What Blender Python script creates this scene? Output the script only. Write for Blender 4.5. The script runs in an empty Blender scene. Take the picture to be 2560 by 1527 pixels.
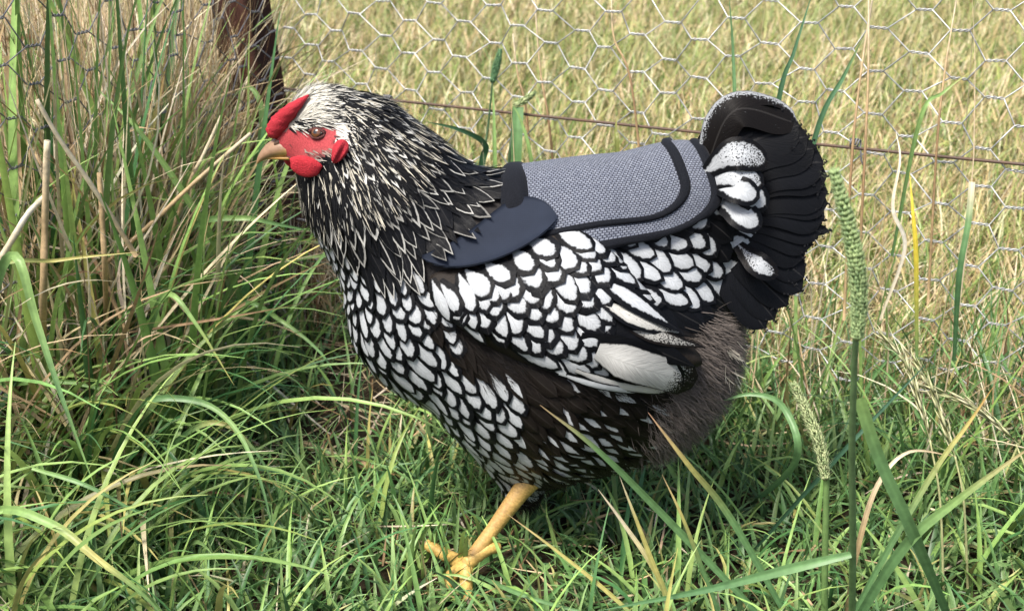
import bpy, math, random
import numpy as np
from mathutils import Vector, Matrix
from mathutils.bvhtree import BVHTree

random.seed(7)
R = np.random.default_rng(11)
scene = bpy.context.scene
COL = scene.collection

# ------------------------------------------------------------------ camera
PITCH = math.radians(20.0)
CAM = np.array([0.0, 0.0, 0.57])
FPX = 1280 / math.tan(math.radians(22.5))          # focal length in photograph pixels
cam_d = bpy.data.cameras.new('camera')
cam = bpy.data.objects.new('camera', cam_d); COL.objects.link(cam)
cam.location = CAM; cam.rotation_euler = (math.pi/2 - PITCH, 0, 0)
cam_d.sensor_width = 36; cam_d.lens = 18 / math.tan(math.radians(22.5))
cam_d.clip_start = 0.02; cam_d.clip_end = 500
cam_d.dof.use_dof = True; cam_d.dof.focus_distance = 0.97; cam_d.dof.aperture_fstop = 14
scene.camera = cam

# ------------------------------------------------------------------ light
SUN_EL, SUN_AZ = math.radians(58), math.radians(-38)   # from the upper left, a little behind the camera
w = bpy.data.worlds.new('World'); scene.world = w; w.use_nodes = True
nt = w.node_tree; bg = nt.nodes['Background']
sky = nt.nodes.new('ShaderNodeTexSky'); sky.sky_type = 'NISHITA'; sky.sun_disc = False
sky.sun_elevation = SUN_EL
sky.air_density = 1.0; sky.dust_density = 4.0; sky.ozone_density = 1.0
nt.links.new(sky.outputs[0], bg.inputs[0]); bg.inputs[1].default_value = 0.11
sun_d = bpy.data.lights.new('sun', 'SUN'); sun_d.energy = 3.1; sun_d.angle = math.radians(18)
sun_d.color = (1.0, 0.95, 0.87)
sun = bpy.data.objects.new('sun', sun_d); COL.objects.link(sun)
sdir = Vector((math.sin(SUN_AZ)*math.cos(SUN_EL), -math.cos(SUN_AZ)*math.cos(SUN_EL), math.sin(SUN_EL)))  # towards the sun
sun.rotation_euler = sdir.to_track_quat('Z', 'Y').to_euler()
sky.sun_rotation = math.atan2(sdir.x, sdir.y)
scene.view_settings.view_transform = 'Standard'; scene.view_settings.look = 'None'
scene.view_settings.exposure = 1.0; scene.view_settings.gamma = 1.0
scene.cycles.max_bounces = 6; scene.cycles.transparent_max_bounces = 8

# ------------------------------------------------------------------ projection helpers
RIGHT = np.array([1.0, 0, 0]); UP = np.array([0, math.sin(PITCH), math.cos(PITCH)])
FWD = np.array([0, math.cos(PITCH), -math.sin(PITCH)])
def rayd(px, py):
    return RIGHT*((px-1280)/FPX) + UP*(-(py-763.5)/FPX) + FWD
def P(px, py, d): return CAM + rayd(px, py)*d
def ground(px, py, z=0.0):
    r = rayd(px, py); return CAM + r*((z-CAM[2])/r[2])
def onplane(px, py, Y):
    r = rayd(px, py); return CAM + r*(Y/r[1])
def project(p):
    p = np.asarray(p) - CAM
    d = p @ FWD
    return np.stack([1280 + FPX*(p @ RIGHT)/d, 763.5 - FPX*(p @ UP)/d], -1)

# ------------------------------------------------------------------ mesh helpers
def tag(o, label=None, cat=None, group=None, kind=None):
    if label: o['label'] = label
    if cat: o['category'] = cat
    if group: o['group'] = group
    if kind: o['kind'] = kind
    return o
def empty(name, loc, label=None, cat=None, group=None):
    o = bpy.data.objects.new(name, None); COL.objects.link(o); o.location = loc
    o.empty_display_size = 0.02
    return tag(o, label, cat, group)
def link(name, me, mat, parent=None):
    o = bpy.data.objects.new(name, me); COL.objects.link(o)
    if mat: me.materials.append(mat)
    if parent is not None:
        o.parent = parent
        if parent.type == 'EMPTY': o.matrix_parent_inverse = Matrix.Translation(-Vector(parent.location))
    return o
def mesh_np(name, V, F, attrs=None, smooth=True):
    V = np.ascontiguousarray(V, np.float32).reshape(-1, 3); F = np.ascontiguousarray(F, np.int32)
    n, k = F.shape
    me = bpy.data.meshes.new(name)
    me.vertices.add(len(V)); me.vertices.foreach_set('co', V.ravel())
    me.loops.add(n*k); me.loops.foreach_set('vertex_index', F.ravel())
    me.polygons.add(n); me.polygons.foreach_set('loop_start', np.arange(n, dtype=np.int32)*k)
    me.polygons.foreach_set('loop_total', np.full(n, k, np.int32))
    if smooth: me.polygons.foreach_set('use_smooth', np.ones(n, bool))
    for an, av in (attrs or {}).items():
        av = np.asarray(av, np.float32)
        if av.ndim == 1:
            a = me.attributes.new(an, 'FLOAT', 'POINT'); a.data.foreach_set('value', av)
        elif av.shape[1] == 2:
            uv = me.uv_layers.new(name=an); uv.data.foreach_set('uv', av[F.ravel()].ravel())
        else:
            if av.shape[1] == 3: av = np.concatenate([av, np.ones((len(av), 1), np.float32)], 1)
            a = me.attributes.new(an, 'FLOAT_COLOR', 'POINT'); a.data.foreach_set('color', np.ascontiguousarray(av).ravel())
    me.update(calc_edges=True); me.validate()
    return me
def grid_faces(nr, nc, closed=False):
    f = []
    for i in range(nr-1):
        for j in range(nc if closed else nc-1):
            k = (j+1) % nc
            f.append((i*nc+j, i*nc+k, (i+1)*nc+k, (i+1)*nc+j))
    return np.array(f, np.int32)
def norm(v): v = np.asarray(v, float); return v/max(np.linalg.norm(v), 1e-9)
class Acc:                                   # collects quad meshes
    def __init__(s): s.V = []; s.F = []; s.A = {}; s.n = 0
    def add(s, V, F, **A):
        s.V.append(V); s.F.append(F + s.n); s.n += len(V)
        for k, v in A.items(): s.A.setdefault(k, []).append(v)
    def mesh(s, name): return mesh_np(name, np.concatenate(s.V), np.concatenate(s.F), {k: np.concatenate(v) for k, v in s.A.items()})
def tube_mesh(pts, rad, ns=6, caps=True):
    pts = np.asarray(pts, float); n = len(pts)
    rad = np.broadcast_to(np.asarray(rad, float), (n,))
    T = np.gradient(pts, axis=0); T /= np.maximum(np.linalg.norm(T, axis=1, keepdims=True), 1e-9)
    u = norm(np.cross(T[0], [0.3, 0.2, 0.93])); V = []
    for i in range(n):
        u = norm(u - T[i]*(u @ T[i])); v = np.cross(T[i], u)
        a = np.arange(ns)*2*math.pi/ns
        V.append(pts[i] + rad[i]*(np.outer(np.cos(a), u) + np.outer(np.sin(a), v)))
    V = np.concatenate(V); F = grid_faces(n, ns, True)
    if caps:
        for base, ring in ((pts[0], 0), (pts[-1], n-1)):
            V = np.concatenate([V, base[None]]); c = len(V)-1
            e = np.array([(ring*ns+j, ring*ns+(j+1) % ns, c, c) for j in range(ns)], np.int32)
            F = np.concatenate([F, e])
    return V, F
def fix_tris(V, F):                          # split quads into triangles, dropping degenerate ones
    t = np.concatenate([F[:, [0, 1, 2]], F[:, [0, 2, 3]]])
    k = (t[:, 0] != t[:, 1]) & (t[:, 1] != t[:, 2]) & (t[:, 0] != t[:, 2])
    return t[k]
def crom(pts, n):
    pts = np.asarray(pts, float); m = len(pts)
    ex = np.concatenate([[2*pts[0]-pts[1]], pts, [2*pts[-1]-pts[-2]]])
    out = []
    for t in np.linspace(0, m-1-1e-9, n):
        i = int(t); f = t-i
        a, b, c, d = ex[i], ex[i+1], ex[i+2], ex[i+3]
        out.append(0.5*((2*b)+(-a+c)*f+(2*a-5*b+4*c-d)*f*f+(-a+3*b-3*c+d)*f**3))
    return np.array(out)
def inpoly(x, y, poly):
    c = False; n = len(poly); j = n-1
    for i in range(n):
        xi, yi = poly[i]; xj, yj = poly[j]
        if (yi > y) != (yj > y) and x < (xj-xi)*(y-yi)/(yj-yi)+xi: c = not c
        j = i
    return c
def smooth(a, b, x):
    t = np.clip((x-a)/(b-a), 0, 1); return t*t*(3-2*t)

# ------------------------------------------------------------------ materials
def new_mat(name):
    m = bpy.data.materials.new(name); m.use_nodes = True
    nt = m.node_tree; nt.nodes.clear()
    out = nt.nodes.new('ShaderNodeOutputMaterial')
    return m, nt, out
def N(nt, t, **kw):
    n = nt.nodes.new(t)
    for k, v in kw.items():
        if k.startswith('in_'):
            key = k[3:]; key = int(key) if key.isdigit() else key.replace('_', ' ')
            n.inputs[key].default_value = v
        else: setattr(n, k, v)
    return n
def attr(nt, name): return N(nt, 'ShaderNodeAttribute', attribute_name=name)
def bsdf(nt, out, rough=0.6, spec=0.3, color=None):
    b = N(nt, 'ShaderNodeBsdfPrincipled'); b.inputs['Roughness'].default_value = rough
    b.inputs['Specular IOR Level'].default_value = spec
    if color: b.inputs['Base Color'].default_value = (*color, 1)
    nt.links.new(b.outputs[0], out.inputs[0]); return b
def math_n(nt, op, a, b=None, clamp=False):
    n = N(nt, 'ShaderNodeMath', operation=op, use_clamp=clamp)
    for i, v in enumerate((a, b)):
        if v is None: continue
        if isinstance(v, (int, float)): n.inputs[i].default_value = v
        else: nt.links.new(v, n.inputs[i])
    return n.outputs[0]
def mixc(nt, f, a, b):
    n = N(nt, 'ShaderNodeMix', data_type='RGBA')
    for s, v in ((0, f), (6, a), (7, b)):
        if isinstance(v, (int, float)): n.inputs[s].default_value = v
        elif isinstance(v, tuple): n.inputs[s].default_value = (*v, 1)
        else: nt.links.new(v, n.inputs[s])
    return n.outputs[2]
def maprange(nt, v, a, b, c=0.0, d=1.0, smooth=False):
    n = N(nt, 'ShaderNodeMapRange', interpolation_type='SMOOTHSTEP' if smooth else 'LINEAR')
    nt.links.new(v, n.inputs[0])
    for i, x in enumerate((a, b, c, d)): n.inputs[i+1].default_value = x
    return n.outputs[0]
def noise(nt, scale, detail=3, rough=0.5, vec=None):
    n = N(nt, 'ShaderNodeTexNoise'); n.inputs['Scale'].default_value = scale
    n.inputs['Detail'].default_value = detail; n.inputs['Roughness'].default_value = rough
    if vec is not None: nt.links.new(vec, n.inputs['Vector'])
    else:
        tc = N(nt, 'ShaderNodeTexCoord'); nt.links.new(tc.outputs['Object'], n.inputs['Vector'])
    return n.outputs['Fac']
def bump(nt, b, h, strength, dist):
    n = N(nt, 'ShaderNodeBump'); n.inputs['Strength'].default_value = strength; n.inputs['Distance'].default_value = dist
    nt.links.new(h, n.inputs['Height']); nt.links.new(n.outputs[0], b.inputs['Normal'])

def mat_feather():
    m, nt, out = new_mat('feather'); b = bsdf(nt, out, 0.42, 0.10)
    fd = attr(nt, 'fd').outputs['Fac']; lace = attr(nt, 'lace').outputs['Fac']
    cc = attr(nt, 'ccol').outputs['Color']; ec = attr(nt, 'ecol').outputs['Color']; sp = attr(nt, 'spk').outputs['Fac']
    nz = noise(nt, 260, 3); fine = noise(nt, 900, 2)
    nz2 = noise(nt, 620, 2)
    wob = math_n(nt, 'ADD', math_n(nt, 'MULTIPLY', math_n(nt, 'SUBTRACT', nz, 0.5), 0.34), math_n(nt, 'MULTIPLY', math_n(nt, 'SUBTRACT', nz2, 0.5), 0.14))
    wob = math_n(nt, 'MULTIPLY', wob, maprange(nt, lace, 0.0, 0.42, 0.30, 1.0))
    d = math_n(nt, 'SUBTRACT', math_n(nt, 'ADD', fd, wob), lace)
    f = maprange(nt, d, -0.06, 0.06, smooth=True)
    # barbs: fine streaks running out from the shaft
    uv = N(nt, 'ShaderNodeUVMap', uv_map='uv')
    mp = N(nt, 'ShaderNodeMapping'); mp.inputs['Scale'].default_value = (2.0, 60.0, 1); nt.links.new(uv.outputs[0], mp.inputs[0])
    bw = noise(nt, 1.0, 2, 0.6, mp.outputs[0])
    tone = maprange(nt, bw, 0.25, 0.75, 0.60, 1.10)
    soft = maprange(nt, fd, 0.2, 0.9, 0.74, 1.06)
    cm = N(nt, 'ShaderNodeMix', data_type='RGBA', blend_type='MULTIPLY'); cm.inputs[0].default_value = 1
    nt.links.new(cc, cm.inputs[6]); nt.links.new(soft, cm.inputs[7])
    c = mixc(nt, f, ec, cm.outputs[2])
    hs = N(nt, 'ShaderNodeMix', data_type='RGBA', blend_type='MULTIPLY'); hs.inputs[0].default_value = 1
    nt.links.new(c, hs.inputs[6]); nt.links.new(tone, hs.inputs[7])
    # speckled dark areas of wing and tail feathers
    sf = math_n(nt, 'ADD', sp, math_n(nt, 'MULTIPLY', math_n(nt, 'SUBTRACT', fine, 0.5), 1.6))
    k = maprange(nt, sf, 0.45, 0.6)
    k2 = math_n(nt, 'MULTIPLY', k, maprange(nt, sp, 0.0, 0.1))
    c2 = mixc(nt, k2, hs.outputs[2], (0.0065, 0.0055, 0.0052))
    su = N(nt, 'ShaderNodeSeparateXYZ'); nt.links.new(uv.outputs[0], su.inputs[0])
    shaft = maprange(nt, su.outputs[0], 0.03, 0.06, 0.16, 0.0)
    nt.links.new(mixc(nt, shaft, c2, (0.10, 0.095, 0.09)), b.inputs['Base Color'])
    bump(nt, b, bw, 0.45, 0.0007)
    return m
def mat_vcol(name, rough=0.6, spec=0.3, nscale=400, namt=0.25, bumpd=0.0, sss=0.0, transl=0.0):
    m, nt, out = new_mat(name); b = bsdf(nt, out, rough, spec)
    c = attr(nt, 'col').outputs['Color']; nz = noise(nt, nscale, 3)
    tone = maprange(nt, nz, 0.25, 0.75, 1-namt, 1+namt)
    hs = N(nt, 'ShaderNodeMix', data_type='RGBA', blend_type='MULTIPLY'); hs.inputs[0].default_value = 1
    nt.links.new(c, hs.inputs[6]); nt.links.new(tone, hs.inputs[7]); nt.links.new(hs.outputs[2], b.inputs['Base Color'])
    if bumpd: bump(nt, b, nz, 0.6, bumpd)
    if sss: b.inputs['Subsurface Weight'].default_value = sss; b.inputs['Subsurface Radius'].default_value = (0.004, 0.001, 0.0006); b.inputs['Subsurface Scale'].default_value = 0.6
    if transl:
        t = N(nt, 'ShaderNodeBsdfTranslucent'); nt.links.new(hs.outputs[2], t.inputs[0])
        mx = N(nt, 'ShaderNodeMixShader'); mx.inputs[0].default_value = transl
        nt.links.new(b.outputs[0], mx.inputs[1]); nt.links.new(t.outputs[0], mx.inputs[2]); nt.links.new(mx.outputs[0], out.inputs[0])
    return m
def mat_plain(name, color, rough=0.6, spec=0.3, nscale=200, namt=0.3, bumpd=0.0, color2=None):
    m, nt, out = new_mat(name); b = bsdf(nt, out, rough, spec)
    nz = noise(nt, nscale, 4)
    c2 = color2 or tuple(x*(1-namt) for x in color)
    nt.links.new(mixc(nt, maprange(nt, nz, 0.3, 0.7), color, c2), b.inputs['Base Color'])
    if bumpd: bump(nt, b, nz, 0.7, bumpd)
    return m
M_FEATHER = mat_feather()
M_STRAND = mat_vcol('down', 0.75, 0.15)
M_BODY = mat_vcol('skin_and_down', 0.65, 0.2, 900, 0.3, 0.0006)
M_COMB = mat_vcol('comb_skin', 0.6, 0.22, 1300, 0.28, 0.0030)
M_HORN = mat_vcol('horn', 0.32, 0.45, 300, 0.15, 0.0001)
M_LEG = mat_vcol('leg_skin', 0.5, 0.35, 500, 0.25, 0.0004)
M_BLADE = mat_vcol('grass_blade', 0.42, 0.38, 160, 0.2, transl=0.22)
M_STRAW = mat_vcol('straw', 0.6, 0.25, 220, 0.25, transl=0.12)
def mat_wire():
    m, nt, out = new_mat('galvanised_wire'); b = bsdf(nt, out, 0.42, 0.5)
    nz = noise(nt, 90, 3)
    nt.links.new(mixc(nt, maprange(nt, nz, 0.35, 0.7), (0.50, 0.51, 0.52), (0.30, 0.30, 0.30)), b.inputs['Base Color'])
    b.inputs['Metallic'].default_value = 0.55
    return m
M_WIRE = mat_wire()
M_WIREOLD = mat_plain('dull_wire', (0.20, 0.20, 0.21), 0.5, 0.5, 90, 0.3, 0.0, (0.10, 0.10, 0.11))
M_RUSTWIRE = mat_plain('rusty_wire', (0.075, 0.055, 0.048), 0.6, 0.4, 60, 0.3, 0.0, (0.11, 0.06, 0.035))
def mat_rust():
    m, nt, out = new_mat('rusty_steel'); b = bsdf(nt, out, 0.75, 0.25)
    a = noise(nt, 45, 6, 0.65); c = noise(nt, 400, 3)
    c1 = mixc(nt, maprange(nt, a, 0.35, 0.68), (0.030, 0.013, 0.010), (0.072, 0.028, 0.018))
    nt.links.new(mixc(nt, maprange(nt, c, 0.55, 0.72, 0, 0.6), c1, (0.024, 0.014, 0.012)), b.inputs['Base Color'])
    bump(nt, b, c, 0.8, 0.0012); return m
M_RUST = mat_rust()
def mat_ground():
    m, nt, out = new_mat('soil'); b = bsdf(nt, out, 0.95, 0.1)
    a = noise(nt, 9, 6, 0.65); c = noise(nt, 120, 5, 0.7)
    c1 = mixc(nt, maprange(nt, a, 0.35, 0.65), (0.040, 0.030, 0.019), (0.062, 0.048, 0.030))
    c2 = mixc(nt, maprange(nt, c, 0.45, 0.7), c1, (0.020, 0.015, 0.010))
    # far out the field is dry grass
    geo = N(nt, 'ShaderNodeNewGeometry'); sx = N(nt, 'ShaderNodeSeparateXYZ'); nt.links.new(geo.outputs['Position'], sx.inputs[0])
    far = maprange(nt, sx.outputs[1], 4.0, 9.0)
    g = mixc(nt, maprange(nt, noise(nt, 2.5, 6, 0.7), 0.35, 0.65), (0.26, 0.21, 0.09), (0.14, 0.17, 0.05))
    nt.links.new(mixc(nt, far, c2, g), b.inputs['Base Color'])
    bump(nt, b, c, 0.9, 0.006); return m
def mat_knit():
    m, nt, out = new_mat('grey_knit_mesh'); b = bsdf(nt, out, 0.8, 0.15)
    uv = N(nt, 'ShaderNodeUVMap', uv_map='uv')
    br = N(nt, 'ShaderNodeTexBrick'); nt.links.new(uv.outputs[0], br.inputs['Vector'])
    br.offset = 0.5; br.inputs['Scale'].default_value = 1.0
    br.inputs['Brick Width'].default_value = 0.0027; br.inputs['Row Height'].default_value = 0.0026
    br.inputs['Mortar Size'].default_value = 0.00042; br.inputs['Mortar Smooth'].default_value = 0.7
    br.inputs['Color1'].default_value = (0.135, 0.150, 0.190, 1); br.inputs['Color2'].default_value = (0.180, 0.198, 0.240, 1)
    br.inputs['Mortar'].default_value = (0.020, 0.024, 0.040, 1)
    nz = noise(nt, 700, 2)
    hs = N(nt, 'ShaderNodeMix', data_type='RGBA', blend_type='MULTIPLY'); hs.inputs[0].default_value = 1
    nt.links.new(br.outputs['Color'], hs.inputs[6]); nt.links.new(maprange(nt, nz, 0.3, 0.7, 0.75, 1.25), hs.inputs[7])
    nt.links.new(hs.outputs[2], b.inputs['Base Color'])
    inv = math_n(nt, 'SUBTRACT', 1.0, br.outputs['Fac'])
    bump(nt, b, inv, 0.8, 0.001); b.inputs['Sheen Weight'].default_value = 0.1
    return m
def mat_binding():
    m, nt, out = new_mat('black_binding_tape'); b = bsdf(nt, out, 0.8, 0.10)
    nz = noise(nt, 1200, 2)
    nt.links.new(mixc(nt, maprange(nt, nz, 0.35, 0.7), (0.0035, 0.0042, 0.0065), (0.009, 0.0105, 0.015)), b.inputs['Base Color'])
    bump(nt, b, nz, 0.5, 0.0006); b.inputs['Sheen Weight'].default_value = 0.05
    return m
def mat_flap():
    m, nt, out = new_mat('navy_coated_fabric'); b = bsdf(nt, out, 0.75, 0.10)
    uv = N(nt, 'ShaderNodeUVMap', uv_map='uv')
    v = N(nt, 'ShaderNodeTexVoronoi'); v.inputs['Scale'].default_value = 620; v.inputs['Randomness'].default_value = 0.12
    nt.links.new(uv.outputs[0], v.inputs['Vector'])
    nz = noise(nt, 60, 3)
    nt.links.new(mixc(nt, maprange(nt, nz, 0.3, 0.7), (0.0150, 0.0195, 0.0315), (0.018, 0.0235, 0.038)), b.inputs['Base Color'])
    bump(nt, b, v.outputs['Distance'], 0.12, 0.0006)
    return m

# ------------------------------------------------------------------ ground (one sheet to the horizon, finer near the pen)
def gz(x, y):
    return 0.006*np.sin(x*7.1+1)*np.sin(y*6.3) + 0.004*np.sin(x*17+y*13)
xs = np.concatenate([[-300, -60, -15, -5, -2.5], np.linspace(-1.2, 1.4, 80), [2.5, 5, 15, 60, 300]])
ys = np.concatenate([[-60, -10, -1], np.linspace(0.2, 2.4, 70), [3, 4, 6, 9, 15, 40, 120, 400]])
GX, GY = np.meshgrid(xs, ys)
GZ = np.where((np.abs(GX) < 1.5) & (GY > 0.1) & (GY < 2.5), gz(GX, GY), 0.0) - 0.004
g_me = mesh_np('ground', np.stack([GX, GY, GZ], -1), grid_faces(len(ys), len(xs)))
M_SOIL = mat_ground()
tag(link('ground', g_me, M_SOIL), kind='structure')

# ================================================================== THE HEN
YH = 0.935                                    # the hen's middle plane
S = 0.000322                                  # metres per photograph pixel on that plane
def mp(px, py): return onplane(px, py, YH)
PRIM = [  # (px, py, r) -> (px, py, r), lateral squash, blend
    ((1120, 790, 228), (1440, 835, 362), 0.76, 0.03),
    ((1440, 835, 362), (1560, 850, 262), 0.76, 0.04),
    ((1290, 575, 138), (1700, 540, 150), 0.86, 0.03),
    ((1700, 540, 140), (1850, 560, 95), 0.70, 0.03),
    ((1600, 700, 190), (1800, 660, 105), 0.70, 0.03),
    ((1300, 1050, 155), (1305, 1215, 48), 0.80, 0.03),
    ((1120, 700, 225), (960, 490, 158), 0.80, 0.04),
    ((960, 490, 158), (868, 365, 112), 0.80, 0.04),
    ((868, 365, 105), (803, 312, 68), 0.70, 0.03),
    ((803, 312, 66), (735, 345, 36), 0.60, 0.02),
]
h = 0.003
x0, x1 = mp(700, 700)[0], mp(2010, 700)[0]
O = np.array([x0-0.01, YH-0.129, 0.035]); dims = (int((x1-x0+0.02)/h)+1, int(0.258/h)+1, int(0.38/h)+1)
gx = O[0]+np.arange(dims[0])*h; gy = O[1]+np.arange(dims[1])*h; gzz = O[2]+np.arange(dims[2])*h
PX, PY, PZ = np.meshgrid(gx, gy, gzz, indexing='ij')
PX = PX.astype(np.float32); PY = PY.astype(np.float32); PZ = PZ.astype(np.float32)
SD = np.full(dims, 1.0, np.float32)
for (a, b, ky, k) in PRIM:
    A, B = mp(a[0], a[1]), mp(b[0], b[1]); ra, rb = a[2]*S, b[2]*S
    ba = B-A; L2 = ba @ ba
    qx, qy, qz = PX-A[0], (PY-YH)/ky, PZ-A[2]
    t = np.clip((qx*ba[0]+qz*ba[2])/L2, 0, 1)
    d = np.sqrt((qx-t*ba[0])**2+qy**2+(qz-t*ba[2])**2)-(ra+t*(rb-ra))
    hh = np.maximum(k-np.abs(SD-d), 0)/k
    SD = np.minimum(SD, d)-hh*hh*k*0.25
def surface_nets(f, O, h):
    ins = f < 0
    c = tuple(n-1 for n in f.shape)
    acc = np.zeros(c+(3,), np.float32); cnt = np.zeros(c, np.float32)
    def sl(d): return tuple(slice(d[i], d[i]+c[i]) for i in range(3))
    cor = [(i, j, k) for i in (0, 1) for j in (0, 1) for k in (0, 1)]
    for p in cor:
        for ax in range(3):
            if p[ax]: continue
            q = list(p); q[ax] = 1
            fa, fb = f[sl(p)], f[sl(q)]
            m = ins[sl(p)] != ins[sl(q)]
            t = np.where(m, fa/np.where(m, fa-fb, 1), 0)
            for i in range(3):
                acc[..., i] += np.where(m, p[i]+(t if i == ax else 0), 0)
            cnt += m
    act = cnt > 0; idx = np.full(c, -1, np.int64); idx[act] = np.arange(act.sum())
    ijk = np.argwhere(act)
    V = O+h*(ijk+acc[act]/cnt[act][:, None])
    F = []
    for ax in range(3):
        u, v = (ax+1) % 3, (ax+2) % 3
        a = ins; n = list(f.shape)
        lo = [slice(None)]*3; hi = [slice(None)]*3; lo[ax] = slice(0, n[ax]-1); hi[ax] = slice(1, n[ax])
        m = ins[tuple(lo)] != ins[tuple(hi)]
        e = np.argwhere(m); e = e[(e[:, u] > 0) & (e[:, v] > 0) & (e[:, u] < c[u]) & (e[:, v] < c[v])]
        flip = ~ins[tuple(e.T)]
        def g(du, dv):
            q = e.copy(); q[:, u] += du; q[:, v] += dv; return idx[tuple(q.T)]
        q4 = np.stack([g(-1, -1), g(0, -1), g(0, 0), g(-1, 0)], 1)
        q4[flip] = q4[flip][:, ::-1]; F.append(q4)
    return V, np.concatenate(F).astype(np.int32)
BV, BF = surface_nets(SD, O, h)
def sd_at(p):
    q = np.round((np.atleast_2d(p)-O)/h).astype(int)
    ok = np.all((q >= 0) & (q < np.array(dims)), axis=1)
    r = np.full(len(q), 1.0); r[ok] = SD[tuple(q[ok].T)]
    return r
BODY = BVHTree.FromPolygons([tuple(v) for v in BV], [tuple(f) for f in BF])
def cast(px, py, tree=None, off=0.0):
    r = Vector(norm(rayd(px, py)))
    hit = (tree or BODY).ray_cast(Vector(CAM), r)
    if hit[0] is None: return None
    n = np.array(hit[1]); 
    if n @ np.array(r) > 0: n = -n
    return np.array(hit[0])+n*off, n
def near_px(p):                                # photograph pixel of a surface point, far side mirrored to the near side
    q = np.array(p, float)
    if q[1] > YH: q[1] = 2*YH-q[1]
    return project(q)
HEN = empty('hen', (float(mp(1150, 1430)[0]), YH, 0.0), 'black and white laced hen with a red comb walking past the wire fence', 'hen')

# ---- body mesh with its own colouring: red face, dark down elsewhere
FACE = [(676, 352), (690, 332), (722, 322), (760, 322), (800, 312), (838, 316), (842, 340), (836, 356), (842, 372), (822, 392), (780, 400), (745, 398), (722, 402), (700, 390), (680, 375)]
bc = np.tile(np.array([0.012, 0.010, 0.010]), (len(BV), 1))
bn = BV.copy(); far = bn[:, 1] > YH; bn[far, 1] = 2*YH-bn[far, 1]
bp = project(bn)
sel = np.where((bp[:, 0] < 900) & (bp[:, 1] < 470))[0]
for i in sel:
    x, y = bp[i]
    if inpoly(x, y, FACE):
        e = math.hypot((x-792)/28, (y-332)/20)
        k = 0.75 if e < 1.1 else 1.0
        dull = smooth(362, 395, y)*smooth(740, 800, x)
        bc[i] = np.array([0.38, 0.055, 0.062])*k*(1-dull)+np.array([0.26, 0.085, 0.08])*dull
    elif inpoly(x, y, [(825, 310), (885, 305), (890, 365), (840, 358)]): bc[i] = (0.7, 0.68, 0.62)
    elif y < 330: bc[i] = (0.35, 0.33, 0.28)
body = link('body', mesh_np('hen_body', BV, BF, {'col': bc}), M_BODY, HEN)

# ---- wings: a thick curved shell on each side, covered in rows of laced feathers
WT = np.array([(1075, 690, 742), (1100, 676, 772), (1150, 668, 815), (1200, 652, 850), (1300, 595, 900), (1400, 556, 930), (1450, 572, 938), (1500, 612, 940), (1550, 665, 940), (1600, 728, 938), (1650, 790, 934), (1700, 838, 925), (1730, 868, 900)], float)
def wing_row(x): return np.interp(x, WT[:, 0], WT[:, 1]), np.interp(x, WT[:, 0], WT[:, 2])
nxw, nyw = 34, 15
outer = np.zeros((nxw, nyw, 3)); inner = np.zeros((nxw, nyw, 3))
for i, x in enumerate(np.linspace(1077, 1728, nxw)):
    a, b = wing_row(x)
    for j, f in enumerate(np.linspace(0, 1, nyw)):
        hit = cast(x, a+(b-a)*f)
        p, n = hit if hit else (mp(x, a+(b-a)*f)+np.array([0, -0.05, 0]), np.array([0, -1.0, 0]))
        n = norm(n*0.5+np.array([0, -0.6, 0.05]))
        e = min(1, 4*f*(1-f))**0.6*min(1, (i+0.5)/7)**0.7
        th = 0.004+0.012*e+0.006*smooth(1500, 1730, x)
        outer[i, j] = p+n*th; inner[i, j] = p-n*0.002
# smooth the shell
for it in range(4):
    o2 = outer.copy(); o2[1:-1, 1:-1] = (outer[:-2, 1:-1]+outer[2:, 1:-1]+outer[1:-1, :-2]+outer[1:-1, 2:])/4; outer = o2
rim = [(i, 0) for i in range(nxw)]+[(nxw-1, j) for j in range(1, nyw)]+[(i, nyw-1) for i in range(nxw-2, -1, -1)]+[(0, j) for j in range(nyw-2, 0, -1)]
no = nxw*nyw
WV = np.concatenate([outer.reshape(-1, 3), inner.reshape(-1, 3)])
gf = grid_faces(nxw, nyw)
rf = []
for k in range(len(rim)):
    a = rim[k][0]*nyw+rim[k][1]; b = rim[(k+1) % len(rim)]; b = b[0]*nyw+b[1]
    rf.append((a, b, b+no, a+no))
WF = np.concatenate([gf, gf[:, ::-1]+no, np.array(rf)])
BRN = np.array([0.014, 0.0105, 0.0085])
wing_near = link('wing', mesh_np('wing', WV, WF, {'col': np.tile(BRN, (len(WV), 1))}), M_BODY, HEN)
WV2 = WV.copy(); WV2[:, 1] = 2*YH-WV2[:, 1]
wing_far = link('wing', mesh_np('wing_other', WV2, WF[:, ::-1], {'col': np.tile(BRN, (len(WV), 1))}), M_BODY, HEN)
WTREE = BVHTree.FromPolygons([tuple(v) for v in outer.reshape(-1, 3)], [tuple(f) for f in gf])

# the saddle's shoulder flaps lie over the wing shoulder; their shape is needed here so that the hackle drapes over them
def relax(V, it):
    for _ in range(it):
        o = V.copy(); o[1:-1, 1:-1] = (V[:-2, 1:-1]+V[2:, 1:-1]+V[1:-1, :-2]+V[1:-1, 2:])/4
        o[0, 1:-1] = (V[0, :-2]+V[0, 2:])/2; o[-1, 1:-1] = (V[-1, :-2]+V[-1, 2:])/2
        o[1:-1, 0] = (V[:-2, 0]+V[2:, 0])/2; o[1:-1, -1] = (V[:-2, -1]+V[2:, -1])/2; V = o
    return V
both = BVHTree.FromPolygons([tuple(v) for v in np.concatenate([BV, outer.reshape(-1, 3)])], [tuple(f) for f in np.concatenate([BF, gf+len(BV)])])
top = [(1058, 640), (1090, 628), (1140, 610), (1190, 580), (1235, 535), (1275, 498), (1320, 490), (1362, 503), (1388, 530), (1394, 548)]
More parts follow.
